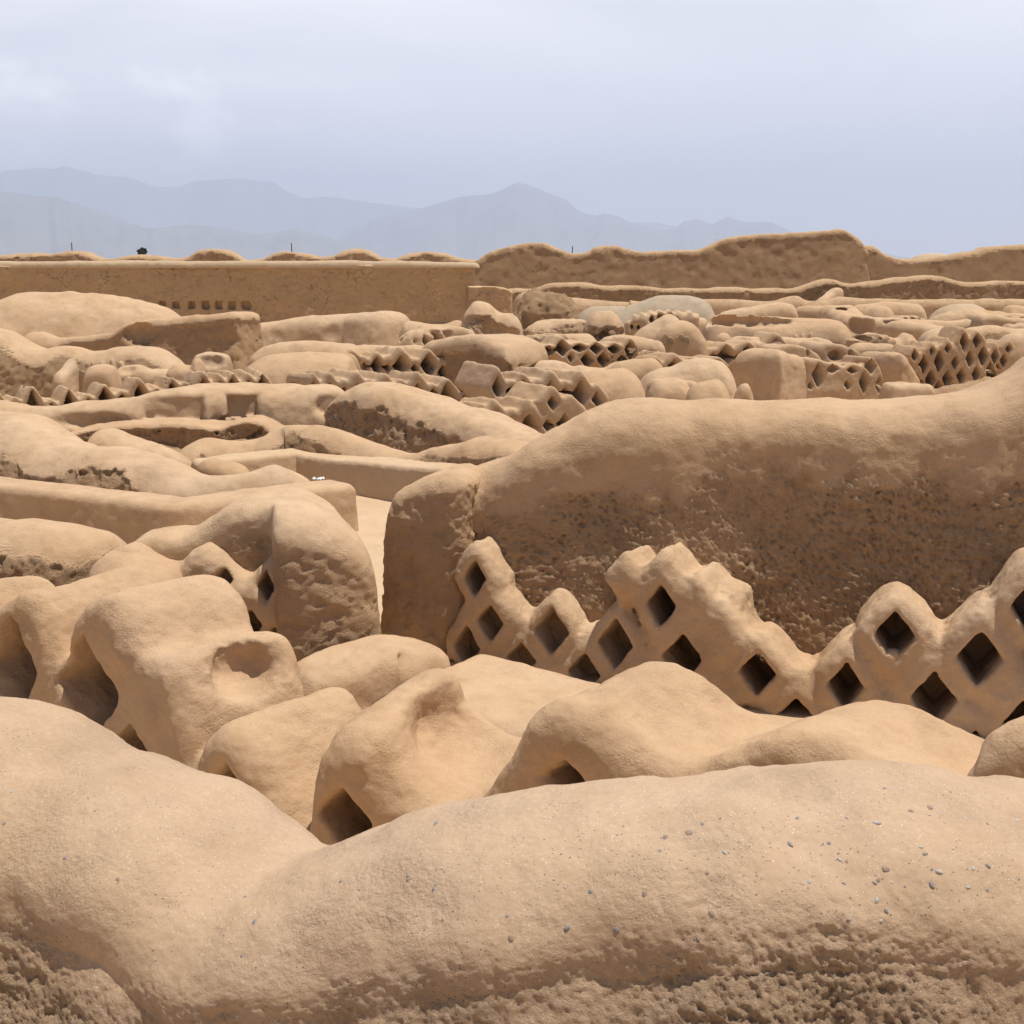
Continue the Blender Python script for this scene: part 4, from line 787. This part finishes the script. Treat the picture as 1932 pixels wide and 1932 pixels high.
wall('hump_wall', 'small pale hump leaning on the back of the snaking wall', c3([(450, 1215), (480, 1160), (530, 1125), (580, 1115), (640, 1135), (700, 1165), (850, 1210), (960, 1262), (1050, 1290)]), 17.6, .35, h=.026, cat='adobe mound')
wall('corner_wall', 'smooth low L-shaped wall with a dark left face and pale right face', [(-110, 886), (0, 906), (110, 918), (220, 931), (300, 941), (332, 946), (365, 944), (430, 934), (520, 922), (600, 913), (652, 908)], [14.6, 14.3, 14.05, 13.8, 13.6, 13.5, 13.55, 13.8, 14.1, 14.45, 14.7], .26, h=.022, r=.35, nz=(.012, .8), batter=.06, re=.12, smooth=.05)
# ------------------------------------------------------------------ litter
def litter():
    rnd = np.random.RandomState(2); P = at(601, 903, 15.2); V = []; Q = []
    n = 9
    for i in range(n):
        for j in range(n):
            V.append(((i / (n - 1) - .5) * .13 + rnd.normal(0, .008), (j / (n - 1) - .5) * .09 + rnd.normal(0, .008), .02 + abs(rnd.normal(0, .015))))
    for i in range(n - 1):
        for j in range(n - 1): Q.append([i * n + j, (i + 1) * n + j, (i + 1) * n + j + 1, i * n + j + 1])
    o = link('paper_scrap', make_mesh('paper_scrap', np.array(V), np.array(Q), None, simple_mat('white_paper', (.8, .82, .85, 1), .5, .03)))
    o.location = (P[0], P[1], P[2] - .03); so = o.modifiers.new('thickness', 'SOLIDIFY'); so.thickness = .004
    tag(o, 'crumpled white paper scrap on the end of the snaking wall', 'litter')
litter()

# ================================================================== SECOND ROW LEFT
wall('end_mound', 'thick rounded wall end with a rough dark right cheek behind the near humps', c1([(-260, 30), (-120, 30), (0, 42), (80, 38), (200, 48), (300, 66), (360, 84), (400, 108), (425, 150)]), [10.6, 10.5, 10.3, 10.2, 10.1, 10.0, 9.9, 9.85, 9.8], .5, h=.02, r=.85, nz=(.03, 1), erode=(.18, .02, .02), re=.4)
wall('pier_wall', 'domed pier wall with a rough gritty front beside the passage', c1([(470, 135), (500, 110), (550, 80), (640, 64), (720, 66), (800, 30), (870, -15), (950, -38), (1040, -46), (1078, -47), (1150, -42), (1230, -14), (1300, 20), (1345, 62)]), [9.6, 9.6, 9.6, 9.55, 9.5, 9.5, 9.5, 9.5, 9.5, 9.5, 9.52, 9.56, 9.60, 9.64], [.26, .26, .28, .28, .28, .28, .28, .28, .3, .6, .64, .64, .64, .64], h=.016, r=.42, nz=(.025, .9), batter=.03, erode=(.2, .006, .012), re=.14, cat='adobe wall', mat=M_near)
wall('diamond_lattice', 'small lattice of two dark diamonds joined to the left of the rough pier', c1([(330, 205), (420, 150), (480, 150), (560, 185), (640, 200), (700, 150), (745, 128), (800, 160), (860, 215), (915, 245), (970, 200), (1020, 150), (1080, 135), (1160, 150)]), list(np.linspace(9.1, 8.98, 14)), .28, h=.014, face=True, axis=(-.25, -.97), r=.55, nz=(.02, 1.3), holes=h1([(832, 262, 32, 40), (1002, 285, 36, 72), (945, 425, 44, 64), (1042, 500, 36, 70), (830, 460, 60, 90)]), cat='lattice wall', mat=M_near)
wall('side_slope', 'smooth sloping shoulder between the rounded wall end and the small lattice', c1([(400, 190), (430, 140), (500, 150), (570, 185), (640, 225), (700, 280)]), [9.35, 9.25, 9.15, 9.05, 8.95, 8.9], .35, h=.018, r=.9, cat='adobe mound', mat=M_near)
# ------------------------------------------------------------------ right: big wall, pier, lattice in front
BW = [(880, 902), (900, 890), (960, 868), (1000, 842), (1050, 808), (1100, 785), (1150, 766), (1220, 758), (1300, 757), (1360, 750), (1450, 747), (1530, 742), (1600, 748), (1700, 747), (1780, 744), (1850, 728), (1900, 706), (1960, 668), (2060, 640), (2250, 620)]
BD = [10.3, 10.28, 10.2, 10.1, 10.0, 9.95, 9.9, 9.82, 9.75, 9.7, 9.6, 9.5, 9.4, 9.3, 9.2, 9.1, 9.05, 9.0, 8.9, 8.7]
BIG, _g = sweep('great_plastered_wall', 'massive wall with a smooth pale top and rough dark gritty face at the right', BW, BD, .52, .016, .40, .10, -.1, .50, .012, M_near, nz=(.05, .8), fine=.006, step=.01, soft=2.0)
wall('end_pier', 'tall pier at the left end of the massive wall, edging the passage', [(752, 950), (770, 920), (805, 898), (850, 884), (905, 880)], [10.1, 10.06, 10.0, 9.94, 9.88], .36, h=.015, r=.45, nz=(.02, .9), batter=.02, erode=(.14, .006, .012), re=.2, cat='adobe pier', mat=M_near)
LT = c2([(262, 205), (285, 175), (330, 148), (380, 128), (410, 132), (435, 170), (460, 225), (490, 300), (515, 322), (550, 292), (600, 275), (640, 292), (670, 330), (700, 352), (722, 300), (732, 240), (760, 226), (800, 245), (830, 245), (870, 222), (920, 214), (960, 228), (985, 262), (1015, 305), (1050, 350), (1085, 400), (1110, 405), (1150, 375), (1205, 366), (1250, 388), (1300, 440), (1345, 475), (1400, 425), (1450, 370), (1520, 305), (1590, 293), (1650, 320), (1700, 365), (1740, 372), (1800, 325), (1860, 260), (1932, 220), (2010, 190), (2100, 200), (2180, 300)])
LH = h2([(335, 268, 36, 62), (382, 395, 40, 58), (553, 425, 48, 74), (875, 345, 42, 74), (742, 460, 50, 78), (310, 470, 36, 62), (468, 505, 44, 55), (655, 545, 42, 55), (935, 500, 56, 72), (1155, 545, 58, 72), (1270, 670, 55, 68), (1415, 580, 60, 80), (1555, 438, 62, 74), (1668, 620, 66, 86), (1802, 502, 70, 86), (1960, 355, 68, 92), (1925, 700, 66, 86), (2060, 560, 70, 90), (1520, 720, 60, 70), (1790, 780, 60, 74)])
LD = list(np.linspace(9.45, 7.7, len(LT)))
LH = [(p[0], p[1], p[2] * 1.02, p[3] * 1.0, None, 0) for p in LH] + h2([(764, 275, 20, 26, .04, 0), (975, 375, 34, 60, .03, 0), (1045, 455, 40, 60, .03, 0), (1611, 531, 30, 34, .05, 0), (1875, 590, 30, 34, .05, 0), (1735, 690, 30, 34, .05, 0), (1030, 600, 50, 60, .05, 0), (800, 580, 44, 50), (260, 560, 36, 50), (565, 590, 44, 46, .05, 0)])
wall('diamond_lattice', 'large lattice wall with open diamonds standing before the massive wall', LT, LD, .29, h=.0125, face=True, r=.6, lat=.125, nz=(.015, 1.4), holes=LH, cat='lattice wall', mat=M_near, hround=.03, smooth=.5, batter=.01, lumps=[(1372, 1118, 8.9, .17, .14, .075, .12)], zb=-.1)
def stone(name, lab, P, s, seed, mat, parent=None, cat='stone'):
    import bmesh
    bm = bmesh.new(); bmesh.ops.create_icosphere(bm, subdivisions=3, radius=1)
    me = bpy.data.meshes.new(name); bm.to_mesh(me); bm.free()
    V = np.empty(len(me.vertices) * 3, np.float32); me.vertices.foreach_get('co', V); V = V.reshape(-1, 3)
    V = V * np.array(s) * (1 + .16 * fbm(V, 1.1, 3, seed))[:, None]
    me.vertices.foreach_set('co', V.ravel()); me.materials.append(mat)
    me.polygons.foreach_set('use_smooth', np.ones(len(me.polygons), bool)); me.update()
    o = link(name, me, parent); o.location = P
    if lab: tag(o, lab, cat)
    return o
stone('loose_stone', 'round brown stone resting inside a diamond opening of the large lattice', at(1684, 1238, 8.12), (.075, .06, .055), 5, M_near)
# ------------------------------------------------------------------ low benches in the passage
wall('low_bench', 'low smooth block lying across the near end of the passage', [(545, 1290), (575, 1262), (630, 1238), (690, 1218), (735, 1210), (775, 1222), (800, 1245)], [8.3, 8.35, 8.45, 8.6, 8.7, 8.7, 8.6], .3, h=.016, r=.45, nz=(.012, 1), cat='bench', mat=M_near)
wall('platform', 'low platform with a pale top carrying the large lattice', [(812, 1262), (850, 1272), (920, 1290), (1000, 1312), (1080, 1335), (1180, 1365), (1320, 1400), (1500, 1450), (1900, 1550)], [8.7, 8.6, 8.4, 8.2, 8.0, 7.8, 7.5, 7.2, 6.6], .62, h=.02, r=.2, nz=(.012, 1), cat='platform', mat=M_near, ky=1)

# ================================================================== NEAR LEFT HUMPS
HT = [(-230, 1160), (-150, 1120), (-90, 1180), (-30, 1145), (25, 1112), (62, 1150), (97, 1238), (130, 1150), (178, 1126), (212, 1156), (246, 1232), (272, 1238), (304, 1250), (332, 1330), (352, 1424), (375, 1385), (415, 1366), (455, 1400), (510, 1490), (555, 1545), (580, 1440), (604, 1384), (642, 1362), (688, 1372), (730, 1440), (810, 1505), (870, 1500), (940, 1420), (985, 1352), (1040, 1330), (1105, 1345), (1190, 1415), (1290, 1450), (1360, 1425), (1440, 1392), (1540, 1400), (1650, 1450), (1790, 1500), (1850, 1400), (1920, 1372), (2020, 1400), (2100, 1500)]
hx = np.array([p[0] for p in HT], float)
HD = np.interp(hx, [-230, 25, 175, 415, 645, 1045, 1440, 1900, 2100], [7.9, 7.45, 7.05, 6.3, 5.85, 5.4, 4.95, 4.6, 4.5])
HA = [(-.74, -.67) if x < 200 else (-.74, -.67) if x < 320 else (-.72, -.70) if x < 560 else (-.5, -.86) if x < 870 else (-.72, -.69) for x in hx]
HTI = list(np.interp(hx, [330, 415, 540, 645, 870, 960, 1100], [0, .04, .06, .10, .08, .03, 0]))
wall('tunnel_lattice', 'thick near lattice of rounded humps pierced by dark tunnels behind the foreground wall', HT, list(HD), [.44] * len(HT), h=.0125, face=True, axis=HA, r=.34, nz=(.025, 1.2), batter=.0,
     tilt=HTI, holes=[(16, 1262, 46, 92, .74), (155, 1300, 46, 96, .74), (-120, 1260, 44, 85, .74), (425, 1480, 26, 48, .74), (645, 1548, 44, 64, .74), (1062, 1476, 42, 46, .74), (240, 1440, 40, 60, .74)],
     dents=[(460, 1266, 6.935, .2, .2, .16, .12), (850, 1370, 6.17, .2, .19, .15, .16)], cat='lattice wall', mat=M_near, smooth=.25, hround=.04)


# ================================================================== FOREGROUND WALL
FG = [(-420, 1240), (-250, 1265), (-100, 1295), (0, 1322), (60, 1345), (150, 1380), (250, 1410), (350, 1440), (400, 1476), (450, 1524), (490, 1556), (525, 1572), (570, 1568), (650, 1550), (780, 1516), (900, 1487), (1000, 1470), (1150, 1455), (1300, 1440), (1450, 1434), (1600, 1438), (1750, 1450), (1850, 1463), (1932, 1480), (2100, 1500), (2400, 1530)]
FG = [(x, y + float(np.interp(x, [0, 200, 400, 590, 900, 1500], [38, 62, 62, 44, 38, 38]))) for x, y in FG]
FD = np.interp([p[0] for p in FG], [-420, 0, 400, 600, 1000, 1900, 2400], [3.5, 3.2, 2.95, 2.8, 2.75, 2.7, 2.7])
FORE, (FP, FN, FE, FND, FNA) = sweep('foreground_wall', 'big rounded mud wall with embedded pebbles across the foreground', FG, list(FD), .36, .0046, .27, .42, .7, .16, .0085, M_fore, nz=(.045, 1.4), fine=.003, step=.003, soft=3.0)
M_peb = [simple_mat('slate_pebble', (.225, .205, .195, 1), .7, .35), simple_mat('pale_pebble', (.42, .38, .33, 1), .6, .15), simple_mat('brown_pebble', (.27, .19, .14, 1), .7, .2)]
def pebbles():
    rnd = np.random.RandomState(12)
    protos = []
    for k in range(6):
        o = stone('proto', None, (0, 0, 0), (1, rnd.uniform(.55, .8), rnd.uniform(.4, .6)), 30 + k, M_peb[(0, 0, 1, 0, 2, 1)[k]]); protos.append(o.data); bpy.data.objects.remove(o)
    nr, m, _ = FP.shape
    j0, j1 = FND - 60, FND + int(FNA * 1.1)
    spots = []
    tries = 0
    while len(spots) < 560 and tries < 60000:
        tries += 1
        i = rnd.randint(2, m - 2); j = rnd.randint(j0, j1)
        P = FP[j, i]
        xp = P[0] / P[1] * F * .98 + 966
        dens = .16 + .9 * math.exp(-((xp - 1450) / 430) ** 2) + .35 * (xp > 1800)
        dens *= math.exp(-((j - (FND + FNA * .48)) / (FNA * .30)) ** 2)
        if xp < -60 or xp > 2010 or rnd.rand() > dens: continue
        spots.append((P, FN[j, i], rnd.rand()))
    for q, (P, n, u) in enumerate(spots):
        big = q < 98
        r = .0032 + .0062 * rnd.rand() ** 2.2 if big else rnd.uniform(.001, .0028)
        if big:
            o = link('embedded_pebble', protos[rnd.randint(6)], FORE)
        else:
            o = None
        rot = Vector([float(v) for v in n]).to_track_quat('Z', 'Y')
        from mathutils import Matrix
        M = Matrix.Translation(Vector([float(v) for v in P]) + Vector([float(v) for v in n]) * r * -.12) @ rot.to_matrix().to_4x4() @ Matrix.Rotation(rnd.uniform(0, 6.28), 4, 'Z') @ Matrix.Diagonal((r, r, r, 1))
        if big: o.matrix_world = M
        else: small.append((M, protos[rnd.randint(6)]))
small = []
pebbles()
def small_stones():
    V = []; Q = []; base = 0
    me0 = small[0][1]
    for M, me in small:
        co = np.empty(len(me.vertices) * 3, np.float32); me.vertices.foreach_get('co', co); co = co.reshape(-1, 3)
        R = np.array(M); V.append(co @ R[:3, :3].T + R[:3, 3])
        Q += [[base + v for v in p.vertices] for p in me.polygons]; base += len(co)
    o = link('gravel_specks', make_mesh('gravel_specks', np.vstack(V), np.array(Q), None, M_peb[2]), FORE); o['kind'] = 'stuff'
small_stones()

# ------------------------------------------------------------------ haze
def haze():
    x0, x1, y0, y1, z0, z1 = -26000, 26000, -500, 37500, -75, 2600
    V = [(x, y, z) for x in (x0, x1) for y in (y0, y1) for z in (z0, z1)]
    Fc = [(0, 1, 3, 2), (4, 6, 7, 5), (0, 4, 5, 1), (2, 3, 7, 6), (0, 2, 6, 4), (1, 5, 7, 3)]
    me = bpy.data.meshes.new('haze'); me.from_pydata(V, [], Fc)
    m = bpy.data.materials.new('haze'); m.use_nodes = True; t = m.node_tree; t.nodes.clear()
    v = t.nodes.new('ShaderNodeVolumePrincipled'); v.inputs['Color'].default_value = (.60, .735, .985, 1); v.inputs['Density'].default_value = HAZE; v.inputs['Anisotropy'].default_value = .2
    o = t.nodes.new('ShaderNodeOutputMaterial'); t.links.new(v.outputs[0], o.inputs['Volume'])
    me.materials.append(m); ob = link('haze', me); ob['kind'] = 'stuff'
HAZE = 0.8e-4
haze()
